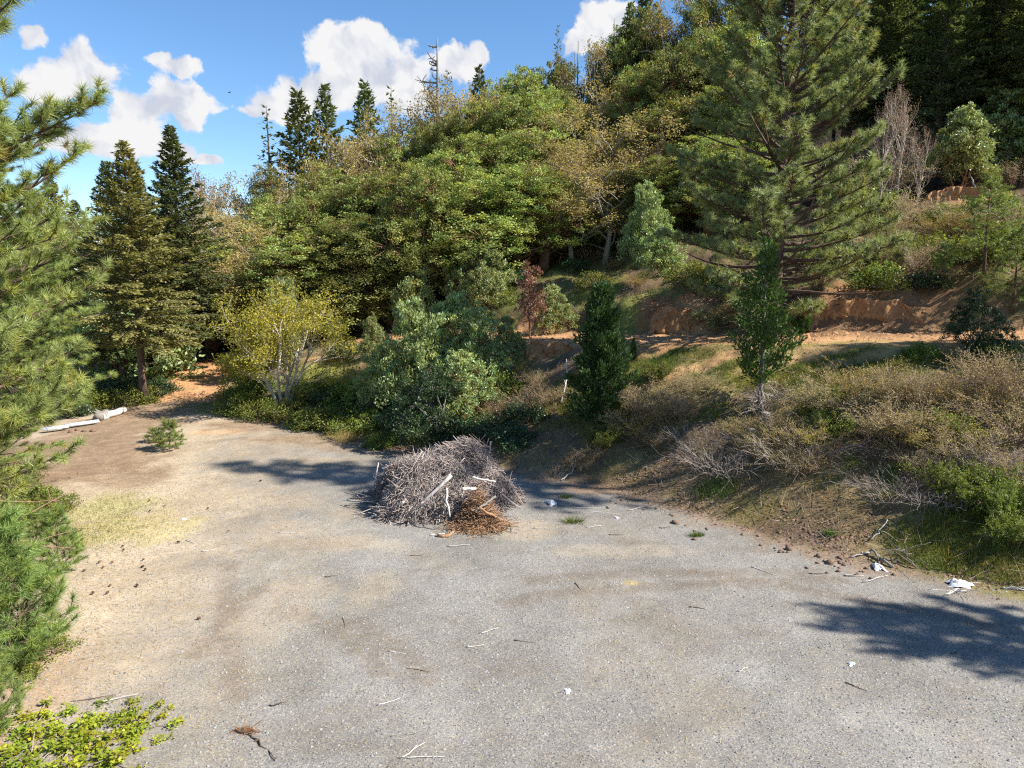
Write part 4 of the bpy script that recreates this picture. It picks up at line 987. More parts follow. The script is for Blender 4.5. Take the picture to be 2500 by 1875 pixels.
for px, base, h in ((1475,1095,.7),(2060,1000,.7),(2350,1230,.9),(2440,1250,.9),(2300,1080,.8),(1600,930,.6),(2030,1060,.7),(2480,1330,.7),(1985,1030,.5)):
    o = put('green_brush', GBR, 1.0, px, None, h=h * .8, base=base); row(o, px, 'greenb', 'yellow green leafy brush on the bank, {}', 'shrub', 'green brush on the bank')

# -- trees beyond the right edge whose shade falls on the lot and bank
for x, y, h, k, lab in ((19.6, 8.5, 11.0, 0, 'pine standing beyond the right edge nearest the lot'), (22.0, 18.8, 10.0, 1, 'pine beyond the right edge above the bank')):
    plant('ponderosa_pine', PINE_R, (x, y, tz(x, y) - .1), k * 2.0, (h / 13.8 * .7, h / 13.8 * .7, h / 13.8), lab, 'tree', 'pines beyond the right edge')

TALL = make_fir('tall_fir', 35, 27, 17, 3.0, 60, 'fir', dens=8, leafL=.5, leafW=.2, tr_r=.3)
plant('fir_tree', TALL, (24.0, 14.6, tz(24.0, 14.6) - .2), 1.0, 1.0, 'tall fir standing beyond the right edge above the bank', 'tree')

for px, top, y, ws, lab in ((2165,215,33,.62,'pale bare sapling right of the tall bench pine'),(2215,190,35,.6,'tallest pale bare sapling on the upper slope'),(2255,300,34,.6,'pale bare sapling nearest the red scar'),(1575,340,45,.7,'pale gnarled bare oak left of the bench pine crown')):
    put('bare_sapling', MAP, 8, px, y, top=top, ws=ws, label=lab, cat='tree', group='bare saplings on the slope')

# -- the same brush and woods go on past the right edge of the view
rr = random.Random(44)
n_side = 0
for i in range(60):
    x = rr.uniform(13, 34); y = rr.uniform(9, 34)
    if x < .735 * y + 1.0: continue
    z, st, sc, sl, u = terrain(np.array([x]), np.array([y]), True)
    if st[0] < 1.0 or -.3 < sc[0] < 3.6: continue
    k = rr.randrange(5); m = (BRU[0], BRU[2], GBR, LOW[0], BRU[3])[k]; h = rr.uniform(.6, 1.2)
    o = plant('side_brush', m, (x, y, float(z[0]) - .05), rr.uniform(0, 6), h, 'brush growing past the right edge', 'shrub', 'brush past the right edge'); n_side += 1
for x, y, h in ((31, 36, 12), (35, 40, 13), (39, 43, 14), (34, 47, 13), (42, 48, 14), (44, 38, 13), (38, 33, 12), (47, 44, 14)):
    plant('fir_tree', FIRS[1], (x, y, tz(x, y) - .1), rr.uniform(0, 6), h / 13, 'fir in the woods past the right edge', 'tree', 'woods past the right edge')

# ------------------------------------------------------------------ brush pile
def build_pile():
    cx, cy = -1.95, 17.9
    root = empty('brush_pile', (cx, cy, tz(cx, cy)))
    tag(root, 'big heap of cut grey brush and sticks on the gravel lot', 'brush pile')
    r = rng(77)
    rx, ry, hh = 1.62, 1.35, 1.34
    def dome(n, lo=.86, hi=1.0):
        az = r.uniform(0, 6.28, n); rho = np.sqrt(r.random(n)) * 1.06
        s = r.uniform(lo, hi, n)
        rim = 1 + .13 * np.sin(az * 3 + 1) + .08 * np.sin(az * 5) + .12 * np.maximum(np.cos(az), 0)
        top = np.clip(1 - rho ** 2.3, 0, 1) ** .85 * (1 + .75 * (fbm(np.cos(az) * rho * 1.7 + 5, np.sin(az) * rho * 1.7 + 5, 8, 3) - .5) * 2)
        top = top * (1 - .28 * np.exp(-((np.cos(az) * rho + .72) ** 2 + (np.sin(az) * rho + .45) ** 2) / .07))
        P = np.stack([np.cos(az) * rho * rx * rim, np.sin(az) * rho * ry * rim, top * hh * s + .02], 1)
        Nn = nrm(np.stack([np.cos(az) * rho ** 1.3 * 1.1, np.sin(az) * rho ** 1.3 * 1.2, np.full(n, .75)], 1))
        return P, Nn
    # packed inside so that no light passes
    core = Geo(); A, _ = dome(2600, .2, .88); D = rdir(r, 2600) * [1, 1, .5]; core.prisms(A - D * .35, A + D * .35, .016, .010, r.uniform(.35, .7, (2600, 1)) * np.ones((1, 3)))
    obj('inner_twigs', core.mesh('pile_inner', MT['pile']), root)['kind'] = 'stuff'
    g = Geo()
    n = 15000
    P, Nn = dome(n); T = rdir(r, n); T = nrm(T - Nn * (T * Nn).sum(1, keepdims=True) * r.uniform(.55, 1.0, (n, 1)))
    T = nrm(T + np.array([[.25, 0, -.15]]))
    L = r.uniform(.15, .75, n)[:, None]
    bend = rdir(r, n) * L * .12
    a, b = P - T * L * .5, P + T * L * .5; m = P + bend
    a[:, 2] = np.maximum(a[:, 2], .01); b[:, 2] = np.maximum(b[:, 2], .01); m[:, 2] = np.maximum(m[:, 2], .02)
    tone = r.uniform(.45, 1.35, (n, 1)) * np.where(r.random((n, 1)) < .3, [[1.02, .95, .98]], [[1, 1, 1]])
    w = r.uniform(.004, .008, n)
    g.prisms(a, m, w, w * .9, tone); g.prisms(m, b, w * .9, w * .6, tone)
    obj('fine_twigs', g.mesh('pile_twigs', MT['pile']), root)['kind'] = 'stuff'
    # stick meshes shared by the single sticks
    SM = []
    for i in range(8):
        q = Geo(); P0 = curve((-.5, 0, 0), (1, 0, 0), 1.0, 5, (0, r.uniform(-.3, .3), r.uniform(-.3, .3)), .06, r)
        q.tube(P0, np.linspace(.017, .009, 6), k=5); SM.append(q.mesh('stick_%d' % i, (MT['pile'], MT['grey'], MT['pile'], MT['pile'], MT['twig'], MT['pile'], MT['pile'], MT['dead'])[i], True))
    def stick(name, me, p, d, L, th=1.0):
        o = obj(name, me, root); q = Vector(d).to_track_quat('X', 'Z')
        o.rotation_mode = 'QUATERNION'; o.rotation_quaternion = q; o.location = tuple(p); o.scale = (L, th, th)
        return o
    P, Nn = dome(230, .97, 1.05)
    for i in range(230):
        T = rdir(r, 1)[0]; T = T - Nn[i] * (T @ Nn[i]) * .8; T = T / np.linalg.norm(T)
        L = r.uniform(.3, .85); p = P[i].copy(); low = p[2] - abs(T[2]) * L / 2
        if low < .02: p[2] += .02 - low
        stick('stick', SM[i % 8], p, T, L, r.uniform(.4, .85))
    P, Nn = dome(44, .88, .98)
    for i in range(44):                                          # long limbs sticking out at all angles
        T = rdir(r, 1)[0] + Nn[i] * .35; T = T / np.linalg.norm(T); L = r.uniform(.5, 1.0); p = P[i].copy(); low = p[2] - abs(T[2]) * L / 2
        if low < .02: p[2] += .02 - low
        stick('stick', SM[(0, 1, 3, 4, 6, 2)[i % 6]], p, T, L, r.uniform(.5, 1.5))
    for i in range(40):                                          # ends poking out of the top
        p = np.array([r.uniform(-1.3, 1.5), r.uniform(-.5, .5), 0]); p[2] = hh * (1 - abs(p[0] / rx) ** 2.3) ** .85 + .02
        stick('stick', SM[i % 6], p, nrm(np.array([r.normal() * .6 + p[0] * .3, r.normal() * .3, 1.0])), r.uniform(.25, .5), .6)
    for i in range(34):                                          # flattened skirt towards the left and front
        a = r.uniform(2.5, 4.3); d = np.array([math.cos(a) * 1.0, math.sin(a), 0])
        p = d * np.array([r.uniform(1.6, 2.1), r.uniform(1.2, 1.7), 0]); p[2] = r.uniform(.04, .25)
        stick('stick', SM[i % 8], p, nrm(np.array([1.0, r.normal() * .45, r.uniform(-.02, .12)])), r.uniform(.5, 1.0), r.uniform(.5, 1.0))
    def long_(name, pts, r0, r1, mat, lab=None):
        q = Geo(); pts = np.array(pts, float); t = np.linspace(0, len(pts) - 1, 9)
        Pp = np.stack([np.interp(t, np.arange(len(pts)), pts[:, k]) for k in range(3)], 1); Pp[1:-1] += r.normal(size=(7, 3)) * .012
        q.tube(Pp, np.linspace(r0, r1, 9), k=7)
        o = obj(name, q.mesh(name, MT[mat], True), root)
        if lab: o['label'] = lab
    def loc(px, py, y): return at(px, py, y) - np.array([cx, cy, tz(cx, cy)])
    gp = lambda px, py: hit(px, py) - np.array([cx, cy, tz(cx, cy) - .03])
    long_('pole', [gp(988, 1272), loc(1102, 1160, 16.8)], .035, .045, 'dead', 'long pale pole leaning diagonally across the heap')
    long_('bark_strip', [gp(1068, 1310), gp(1095, 1312), gp(1112, 1296), gp(1160, 1285), gp(1175, 1268)], .045, .02, 'rustw', 'curled strip of orange bark at the foot')
    long_('bark_strip', [gp(1050, 1308), gp(1085, 1306)], .018, .018, 'dead')
    long_('bark_strip', [gp(1112, 1292), gp(1165, 1296), gp(1210, 1300)], .022, .012, 'rustw')
    long_('branch', [gp(1230, 1278), loc(1172, 1240, 16.0)], .04, .03, 'rustw')
    long_('branch', [loc(1210, 1212, 16.4), loc(1160, 1250, 16.0)], .03, .025, 'grey')
    long_('branch', [gp(940, 1258), loc(985, 1225, 16.4)], .03, .03, 'dead')
    long_('branch', [loc(1090, 1192, 16.2), loc(1092, 1230, 15.95), loc(1098, 1262, 15.9)], .028, .018, 'dead')
    long_('branch', [loc(1153, 1165, 16.6), loc(1210, 1176, 16.6)], .03, .02, 'dead')
    long_('log', [loc(1128, 1194, 16.35), loc(1162, 1192, 16.5)], .045, .04, 'dead')
    # rusty fresh twigs spilling at the front
    f = Geo(); n = 1500
    c0 = gp(1168, 1285)
    P = np.stack([r.normal(size=n) * .30, r.normal(size=n) * .28, np.zeros(n)], 1)
    P[:, 2] = np.clip(.8 * np.exp(-((P[:, 0] + .02) ** 2 / .16 + (P[:, 1] - .5) ** 2 / .3)), 0, 1) * r.uniform(.5, 1.05, n) + .01
    T = rdir(r, n) * [1, 1, .4]; T = nrm(T); L = r.uniform(.1, .4, n)[:, None]
    a, b = P - T * L * .5, P + T * L * .5; a[:, 2] = np.maximum(a[:, 2], .008); b[:, 2] = np.maximum(b[:, 2], .008)
    f.prisms(a + c0, b + c0, .008, .005, r.uniform(.4, 1.5, (n, 1)) * np.ones((1, 3)))
    o = obj('rusty_twigs', f.mesh('pile_rusty', MT['rustw']), root); o['kind'] = 'stuff'; o['label'] = 'patch of fresh rust brown twigs at the front'
build_pile()

# ------------------------------------------------------------------ small things on the ground
def lump(seed, k=14, squash=.7):
    r = rng(seed); bm = __import__('bmesh').new()
    __import__('bmesh').ops.create_icosphere(bm, subdivisions=1, radius=1)
    V = np.array([v.co[:] for v in bm.verts]); F = np.array([[v.index for v in f.verts] for f in bm.faces]); bm.free()
    V = V * r.uniform(.68, 1.15, (len(V), 1)) * [1.15, .9, squash]
    return V, F
def small(name, me, px, py, s, label, cat, group=None, rz=None, dz=0, rx=0):
    p = hit(px, py)
    o = obj(name, me, None, (p[0], p[1], tz(p[0], p[1]) + dz))
    o.rotation_euler = (rx, 0, R0.uniform(0, 6.28) if rz is None else rz); o.scale = (s, s, s) if np.isscalar(s) else s
    return tag(o, label, cat, group)
ROCKM = []
for i in range(5):
    g = Geo(); V, F = lump(200 + i); g.add(V, F, (1, 1, 1)); ROCKM.append(g.mesh('rock_%d' % i, MT['rock']))
rk = rng(9)
for i in range(46):                                               # single stones rolled off the bank foot
    t = rk.random(); L = [(1480,1200),(1600,1235),(1720,1275),(1850,1310),(1980,1355),(2080,1380),(2200,1395)]
    f = t * 6; k = min(int(f), 5); px = L[k][0] + (L[k+1][0] - L[k][0]) * (f - k); py = L[k][1] + (L[k+1][1] - L[k][1]) * (f - k) + rk.normal() * 12 + 12
    o = small('stone', ROCKM[i % 5], px, py, rk.uniform(.025, .06), 'loose red brown stone at the bank foot', 'stone', 'loose stones at the bank foot', dz=.01)
for px, py, s, lab in ((1648,1278,.10,'largest red brown stone lying out on the gravel'),(2025,1377,.11,'flat orange stone lying before the white rag'),(2000,1362,.08,'stone beside the dead limb'),(1925,1343,.1,'orange stone at the gravel edge'),(1696,1318,.06,'lone stone on the gravel')):
    small('stone', ROCKM[1], px, py, s, lab, 'stone', dz=.02)
# cones
CN = Geo()
for k in range(9):
    z = k / 8; rr = math.sin(math.pi * (.15 + .8 * z)) * .5
    an = np.arange(9) * 2 * math.pi / 9 + k * .35
    P = np.stack([np.full(9, z * 1.6 - .8), np.cos(an) * rr * .6, np.sin(an) * rr * .6], 1); D = np.stack([np.full(9, .6), np.cos(an), np.sin(an)], 1)
    CN.leaves(P, D, np.tile([[1., 0, 0]], (9, 1)) + .01, .42, .4, (1, 1, 1), .3)
CN.tube(np.array([[-.8, 0, 0], [-.3, 0, 0], [.3, 0, 0], [.8, 0, 0]]), [.1, .3, .26, .08], k=7)
CONE = CN.mesh('pine_cone', MT['cone'])
for px, py in ((243,1379),(275,1378),(253,1389),(207,1398),(350,1371),(349,1389),(355,1394),(302,1348),(300,1338),(227,1451),(270,1433),(262,1453),(335,1436),(190,1488),(365,1226),(403,1239),(366,1250),(558,1300),(435,1327),(508,1246),(636,1178),(266,1302),(487,1518)):
    small('pine_cone', CONE, px, py, R0.uniform(.03, .042), 'brown pine cone lying on the straw', 'pine cone', 'pine cones on the straw', dz=.04)
# sticks on the gravel
SG = []
for i in range(5):
    g = Geo(); r = rng(300 + i); P = curve((-.5, 0, .012), (1, 0, 0), 1.0, 6, (0, r.uniform(-.6, .6), 0), .08, r); P[:, 2] = np.clip(P[:, 2], .006, .04)
    g.tube(P, np.linspace(.016, .006, 7), k=5)
    if i == 2: Q = curve(P[3], (.9, .4, .1), .22, 3, (0, 0, 0), .1, r); Q[:, 2] = np.clip(Q[:, 2], .006, .05); g.tube(Q, np.linspace(.008, .004, 4), k=4)
    SG.append(g)
SD_ = [g.mesh('dark_stick_%d' % i, MT['brown']) for i, g in enumerate(SG)]; SP_ = [g.mesh('pale_stick_%d' % i, MT['dead']) for i, g in enumerate(SG)]
for i, (px, py, L, rz) in enumerate(((1280,1571,.35,-.3),(850,1520,.3,-.6),(680,1727,.25,0),(1415,1432,.3,-1),(808,1410,.25,.1),(1018,1359,.3,.1),(1020,1632,.35,.3),(1505,1310,.35,-.3),(1240,1290,.25,-.6),(2000,1405,.4,-.2),(2080,1412,.3,-.1),(1700,1480,.3,.3),(1625,1292,.3,-.2),(2090,1680,.3,-.5),(230,1715,.6,.2),(2330,1600,.15,.2))):
    small('dark_stick', SD_[i % 5], px, py, (L, .55, .55), 'thin dark stick lying on the gravel', 'stick', 'dark sticks on the gravel', rz=rz, dz=.005)
for i, (px, py, L, rz) in enumerate(((1440,1243,.8,.05),(1480,1250,.9,-.05),(1560,1245,.7,.4),(1330,1290,.6,.2),(1450,1290,.4,.2),(950,1720,.35,.4),(1035,1840,.5,.5),(1010,1838,.4,.6),(970,1594,.3,.1),(1195,1545,.35,.4),(1160,1585,.3,.1),(1870,1395,.6,-.5),(2140,1418,.7,.3),(2080,1405,.4,.2),(290,1710,.5,.3),(510,1345,.3,.4),(470,1322,.3,.1),(1815,1640,.2,.1),(700,1300,.4,.2),(1120,1335,.5,.1),(2390,1425,.5,.0),(2300,1440,.6,.2))):
    small('pale_stick', SP_[i % 5], px, py, (L, .6, .6), 'pale weathered stick lying on the gravel', 'stick', 'pale sticks on the gravel', rz=rz, dz=.005)
def limb(name, pts, r0, r1, mat, label, cat, forks=0, seed=1):
    r = rng(seed); W = np.array([np.array([*hit(a, b)[:2], 0]) + [0, 0, h] for a, b, h in pts])
    W[:, 2] += [tz(w[0], w[1]) for w in W]; o0 = W[0].copy(); W -= o0
    t = np.linspace(0, len(W) - 1, 10); P = np.stack([np.interp(t, np.arange(len(W)), W[:, k]) for k in range(3)], 1); P[1:-1] += r.normal(size=(8, 3)) * .015
    g = Geo(); g.tube(P, np.linspace(r0, r1, 10), k=6)
    for _ in range(forks):
        k = r.integers(3, 9); g.tube(curve(P[k], nrm(P[k] - P[k-1] + r.normal(size=3) * .6 + [0, 0, .25]), r.uniform(.25, .6), 4, (0, 0, -.2), .15, r), np.linspace(r1, .004, 5), k=4)
    return tag(obj(name, g.mesh(name, MT[mat], True), None, tuple(o0)), label, cat)
limb('fallen_limb', [(2180,1388,.03),(2145,1370,.05),(2125,1356,.12)], .035, .02, 'grey', 'grey broken limb lying at the bank foot on the right', 'branch', 4, 2)
limb('fallen_limb', [(2125,1358,.05),(2100,1360,.05),(2075,1366,.03)], .022, .012, 'dead', 'pale bent branch just left of the grey broken limb', 'branch', 2, 3)
limb('fallen_limb', [(2235,1395,.03),(2205,1378,.2),(2190,1366,.3)], .014, .006, 'grey', 'tangle of dark twigs at the bank foot right of the limb', 'branch', 9, 4)
limb('fallen_limb', [(2125,1326,.05),(2145,1310,.1),(2165,1292,.2)], .016, .008, 'dead', 'straight pale stick standing against the lower bank', 'branch', 1, 5)
limb('fallen_limb', [(2447,1440,.03),(2500,1445,.03),(2560,1450,.03)], .02, .012, 'dead', 'pale branch in the grass cut by the right edge', 'branch', 4, 6)
limb('fallen_limb', [(2360,1450,.02),(2335,1444,.04),(2305,1455,.02)], .018, .008, 'dead', 'pale twisted branch beside the white bag', 'branch', 4, 7)
limb('fallen_limb', [(1370,1175,.03),(1395,1160,.05),(1405,1145,.1)], .02, .008, 'dead', 'pale dead branch at the bank foot right of the brush pile', 'branch', 4, 8)
limb('fallen_limb', [(1370,990,.05),(1385,935,.2),(1382,915,.5)], .035, .02, 'dead', 'white bare branch leaning beside the dense cedar', 'branch', 3, 9)
limb('fallen_log', [(2270,432,.1),(2335,418,.1)], .12, .09, 'dead', 'pale log lying above the red scar on the slope', 'log', 1, 10)
limb('fallen_log', [(2385,475,.05),(2365,450,.5)], .05, .03, 'dead', 'pale stick upright in the red scar', 'branch', 0, 11)
limb('dead_pole', [(2190,235,.1),(2196,232,2.2),(2204,228,4.6)], .09, .05, 'dead', 'pale dead pole leaning before the dark upper right woods', 'dead tree', 0, 21)
limb('weed_stalk', [(672,1860,.01),(625,1808,.02),(575,1788,.02)], .006, .012, 'brown', 'long thin weed stalk with bushy head lying on the gravel', 'weed', 3, 12)
g = Geo(); r = rng(13); g.needles(r, np.tile([[0, 0, .05]], (26, 1)) + r.normal(size=(26, 3)) * [.09, .03, .012], np.tile([[-1., .2, .1]], (26, 1)), 14, .07, .004, (.9, .6, .4)); 
tag(obj('weed_head', g.mesh('weed_head', MT['brush']), [o for o in bpy.data.objects if o.name == 'weed_stalk'][0], tuple(hit(585, 1792) - hit(672, 1860))))
# bleached logs and white beams by the ramp road
limb('fallen_log', [(250,1026,.12),(285,1016,.14),(305,1008,.12)], .16, .13, 'dead', 'bleached log chunk lying beside the ramp road', 'log', 1, 14)
limb('fallen_log', [(240,1030,.15),(262,1020,.2)], .2, .16, 'grey', 'dark root lump against the bleached log chunk', 'log', 3, 15)
def beam(pa, pb, z, lab):
    a, b = hit(*pa), hit(*pb); d = b - a; L = float(np.hypot(d[0], d[1])); g = Geo()
    prof = .62 * np.array([(-.155, .0), (-.13, .07), (-.08, .07), (-.03, 0.0), (.03, 0.0), (.08, .07), (.13, .07), (.155, .0)])
    th = np.array([(x, z_ - .012) for x, z_ in prof[::-1]]); pr = np.concatenate([prof, th]); n = len(pr)
    V = np.concatenate([np.stack([np.full(n, x), pr[:, 0], pr[:, 1] + .02], 1) for x in (0, L)])
    i = np.arange(n); j = (i + 1) % n; g.add(V, np.stack([i, j, j + n, i + n], 1)); g.F.setdefault(n, []).append(np.array([i[::-1], i + n]))
    o = obj('guardrail_beam', g.mesh('guardrail_beam', MT['metal']), None, (a[0], a[1], tz(a[0], a[1]) + z)); o.rotation_euler = (.25, 0, math.atan2(d[1], d[0]))
    tag(o, lab, 'guardrail', 'guardrail beams on the ground')
beam((105, 1058), (168, 1050), .12, 'nearer white corrugated beam lying beside the ramp road')
beam((160, 1048), (243, 1035), .10, 'farther white corrugated beam lying beside the ramp road')
for i, (px, py, s) in enumerate(((175,1056,.14),(190,1052,.1),(228,1054,.12),(205,1054,.09))):
    small('rubble_rock', ROCKM[i], px, py, s, 'dark rubble rock under the white beams', 'rock', 'rubble under the beams', dz=.03)
# rags and bags
def rag(name, px, py, s, h, seed, label, cat):
    r = rng(seed); n = 13; u = np.linspace(-1, 1, n); X, Y = np.meshgrid(u, u)
    ang = np.arctan2(Y, X); Rr = np.hypot(X, Y); rim = 1 + .25 * np.sin(ang * 3 + seed) + .12 * np.sin(ang * 7)
    Z = h / s * (np.clip(1 - Rr ** 2 * .7, 0, 1) * (.6 + .8 * r.random((n, n)))) + .02
    V = np.stack([X * rim, Y * rim * .6, Z], -1).reshape(-1, 3) * s
    i = (np.arange(n - 1)[:, None] * n + np.arange(n - 1)[None]).ravel()
    g = Geo(); g.add(V, np.stack([i, i + 1, i + 1 + n, i + n], 1))
    p = hit(px, py); o = obj(name, g.mesh(name, MT['white'], True), None, (p[0], p[1], tz(p[0], p[1]))); o.rotation_euler = (0, 0, r.uniform(0, 6)); tag(o, label, cat)
rag('plastic_bag', 2340, 1432, .2, .11, 1, 'crumpled white bag at the edge of the grass', 'bag'); rag('plastic_rag', 2143, 1388, .15, .08, 2, 'white rag below the grey broken limb', 'rag')
rag('plastic_rag', 1345, 1230, .19, .08, 3, 'white rag on the gravel right of the brush pile', 'rag'); rag('paper_scrap', 1505, 1266, .07, .03, 4, 'white scrap on the gravel right of the grass tuft', 'scrap')
rag('paper_scrap', 1385, 1692, .07, .02, 5, 'pale crushed scrap in the open gravel foreground', 'scrap'); rag('paper_scrap', 2078, 1622, .06, .03, 6, 'small white scrap near the tree shade', 'scrap')
rag('paper_scrap', 450, 1270, .08, .03, 7, 'white scrap lying on the straw', 'scrap')
# stumps
def stump(px, py, rad, h, label, mat='grey'):
    g = Geo(); r = rng(int(px)); k = 12; an = np.arange(k) * 2 * math.pi / k
    w = 1 + .08 * r.normal(size=k); V = []
    for z, s in ((-.2, 1.35), (.1, 1.12), (h * .6, 1.0), (h, .97)): V.append(np.stack([np.cos(an) * rad * s * w, np.sin(an) * rad * s * w, np.full(k, z)], 1))
    i = np.arange(k); j = (i + 1) % k; f = np.stack([i, j, j + k, i + k], 1)
    g.add(np.concatenate(V), np.concatenate([f + m * k for m in range(3)]), (1, 1, 1))
    p = hit(px, py); e = empty('tree_stump', (p[0], p[1], tz(p[0], p[1]))); tag(e, label, 'stump', 'cut stumps')
    obj('bark', g.mesh('stump_bark', MT[mat]), e)
    t = Geo(); t.tube(np.array([[0, 0, h - .01], [0, 0, h + .012]]), rad * .95, k=12); obj('cut_face', t.mesh('stump_top', MT['dead']), e)
stump(1868, 1036, .13, .3, 'cut stump beside the base of the leggy cedar'); stump(1832, 1078, .12, .28, 'lower cut stump down the bank from the leggy cedar'); stump(505, 868, .28, .5, 'dark charred stump at the top of the ramp', 'brown'); stump(459, 882, .09, .3, 'small cut post stump left of the charred stump')

# ------------------------------------------------------------------ uncountable cover
def scatter(n, box, seed, keep):
    r = rng(seed); x, y = r.uniform(box[0], box[1], n), r.uniform(box[2], box[3], n)
    k = keep(x, y, r); x, y = x[k], y[k]
    return r, x, y, terrain(x, y)
def blades(name, n, box, seed, keep, hgt, wid, mat, label, cat, lay=.35):
    r, x, y, z = scatter(n, box, seed, keep); m = len(x)
    P = np.stack([x, y, z - .01], 1); d = nrm(r.normal(size=(m, 3)) * [lay, lay, .05] + [0, 0, 1])
    h = (hgt * r.uniform(.4, 1.3, m))[:, None]; s = nrm(np.cross(d, rdir(r, m))) * wid * .5
    tip = P + d * h; tip[:, :2] += r.normal(size=(m, 2)) * h * .25
    V = np.stack([P - s, P + s, tip], 1); g = Geo()
    c = r.uniform(.65, 1.35, (m, 1)) * np.ones((m, 3)) * (1 + (fbm(x * .8, y * .8, 5)[:, None] - .5) * [[.9, 0, -.6]])
    g.add(V.reshape(-1, 3), np.arange(m * 3).reshape(m, 3), np.repeat(c, 3, 0))
    o = obj(name, g.mesh(name, MT[mat])); tag(o, label, cat, None, 'stuff')
def greenness(x, y, r):
    C, gw, sw, (st, sc, sl, u, z) = cover(x, y)
    return C, st, sc, sl, gw, sw
def k_green(x, y, r):
    C, st, sc, sl, gw, sw = greenness(x, y, r); g = C[:, 1] / np.maximum(C[:, 0], .01)
    return ((st > .1) | (sl > -.3)) & (r.random(len(x)) < sstep(.82, 1.02, g)) 
def k_dry(x, y, r):
    C, st, sc, sl, gw, sw = greenness(x, y, r); g = C[:, 1] / np.maximum(C[:, 0], .01)
    return (st > .2) & (sc < 14) & (r.random(len(x)) < sstep(.68, .8, g) * .8) & (fbm(x * .9, y * .9, 31) > .42)
blades('bank_grass', 380000, (-1, 14, 11, 25), 8, lambda x, y, r: k_green(x, y, r) & (terrain(x, y, True)[2] < .3), .17, .012, 'grass', 'green grass tufts on the near bank face', 'grass')
blades('green_grass', 170000, (-20, 26, 9, 46), 1, k_green, .20, .016, 'grass', 'green grass growing in patches on the bank', 'grass')
blades('dry_grass', 150000, (-14, 26, 9, 40), 2, k_dry, .20, .014, 'dry', 'dry tan grass on the bank', 'grass')
def k_straw(x, y, r):
    C, st, sc, sl, gw, sw = greenness(x, y, r)
    return (st < 0) & (sl < .6) & (r.random(len(x)) < sw * .9 + .03)
def litter():
    r, x, y, z = scatter(110000, (-13, 8, 7.5, 26), 3, k_straw); m = len(x)
    a = r.uniform(0, 6.28, m); d = np.stack([np.cos(a), np.sin(a), r.normal(size=m) * .12], 1); L = r.uniform(.05, .17, m)[:, None]
    P = np.stack([x, y, z + .008], 1); s = np.stack([-np.sin(a), np.cos(a), np.zeros(m)], 1) * .0035
    g = Geo(); g.add(np.stack([P - s, P + s, P + d * L], 1).reshape(-1, 3), np.arange(m * 3).reshape(m, 3), np.repeat(r.uniform(.6, 1.5, (m, 1)) * [[1.25, 1.2, 1.15]], 3, 0))
    tag(obj('straw_litter', g.mesh('straw_litter', MT['dry'])), 'straw and fallen needles strewn over the lot', 'straw', None, 'stuff')
litter()
def k_yg(x, y, r):
    a, b = spot(270, 1250); c, d = spot(235, 1305)
    w = np.exp(-(((x - a) / 1.2) ** 2 + ((y - b) / 1.3) ** 2)) + np.exp(-(((x - c) / 1.1) ** 2 + ((y - d) / 1.0) ** 2))
    return r.random(len(x)) < w * .8
blades('lot_edge_grass', 30000, (-13, -6, 12, 22), 4, k_yg, .10, .010, 'grass', 'thin yellow green grass at the lot edge by the near pine', 'grass')
for px, py, s, nm in ((1400, 1278, .16, 'only green grass tuft on the open gravel'), (2030, 1305, .12, 'green tuft at the bank foot'), (1380, 1215, .1, 'thin grass tuft in shade by the brush pile'), (1700, 1310, .1, 'small tuft among the loose stones')):
    g = Geo(); r = rng(int(px)); m = 160; P = r.normal(size=(m, 3)) * [s * .7, s * .4, 0]; d = nrm(P * 2 + [0, 0, .25] + r.normal(size=(m, 3)) * .08); sd = nrm(np.cross(d, rdir(r, m))) * .006
    g.add(np.stack([P - sd, P + sd, P + d * s * 1.3], 1).reshape(-1, 3), np.arange(m * 3).reshape(m, 3), r.uniform(.6, 1.2, (m * 3, 1)) * [[.75, 1, 1]])
    p = hit(px, py); tag(obj('grass_tuft', g.mesh('grass_tuft', MT['grass']), None, (p[0], p[1], tz(p[0], p[1]))), nm, 'grass tuft')
def pebbles(name, n, box, seed, keep, lo, hi, mat, label, cat):
    r, x, y, z = scatter(n, box, seed, keep); m = len(x)
    O = np.array([(1,0,0),(-1,0,0),(0,1,0),(0,-1,0),(0,0,1)], float); Ft = np.array([(0,2,4),(2,1,4),(1,3,4),(3,0,4)])
    s = lo + (hi - lo) * r.random(m) ** 3
    V = O[None] * r.uniform(.6, 1.2, (m, 5, 3)); a = r.uniform(0, 6.28, m); ca, sa = np.cos(a)[:, None], np.sin(a)[:, None]
    V = np.stack([V[..., 0] * ca - V[..., 1] * sa, V[..., 0] * sa + V[..., 1] * ca, V[..., 2] * .95], -1) * s[:, None, None] + np.stack([x, y, z - s * .1], 1)[:, None]
    g = Geo(); g.add(V.reshape(-1, 3), (Ft[None] + (np.arange(m) * 5)[:, None, None]).reshape(-1, 3), np.repeat(r.uniform(.6, 1.25, (m, 1)) * (1 + r.normal(size=(m, 3)) * .04), 5, 0))
    tag(obj(name, g.mesh(name, MT[mat])), label, cat, None, 'stuff')
def k_lot(x, y, r):
    z, st, sc, sl, u = terrain(x, y, True)
    return (st < -.1) & (sl < 0) & (np.abs(x) < .76 * y + .3) & (r.random(len(x)) < np.clip(9 / y, 0, 1) ** 1.5)
pebbles('gravel', 110000, (-10, 11, 7.3, 22), 5, k_lot, .005, .03, 'stone', 'loose grey gravel covering the lot', 'gravel')
def k_scree(x, y, r):
    z, st, sc, sl, u = terrain(x, y, True); n = fbm(x * 1.2, y * 1.2, 91)
    return (y < 20.5) & (x > 2) & (r.random(len(x)) < np.exp(-((st - .3) / .5) ** 2) * sstep(.34, .55, n) * 1.3)
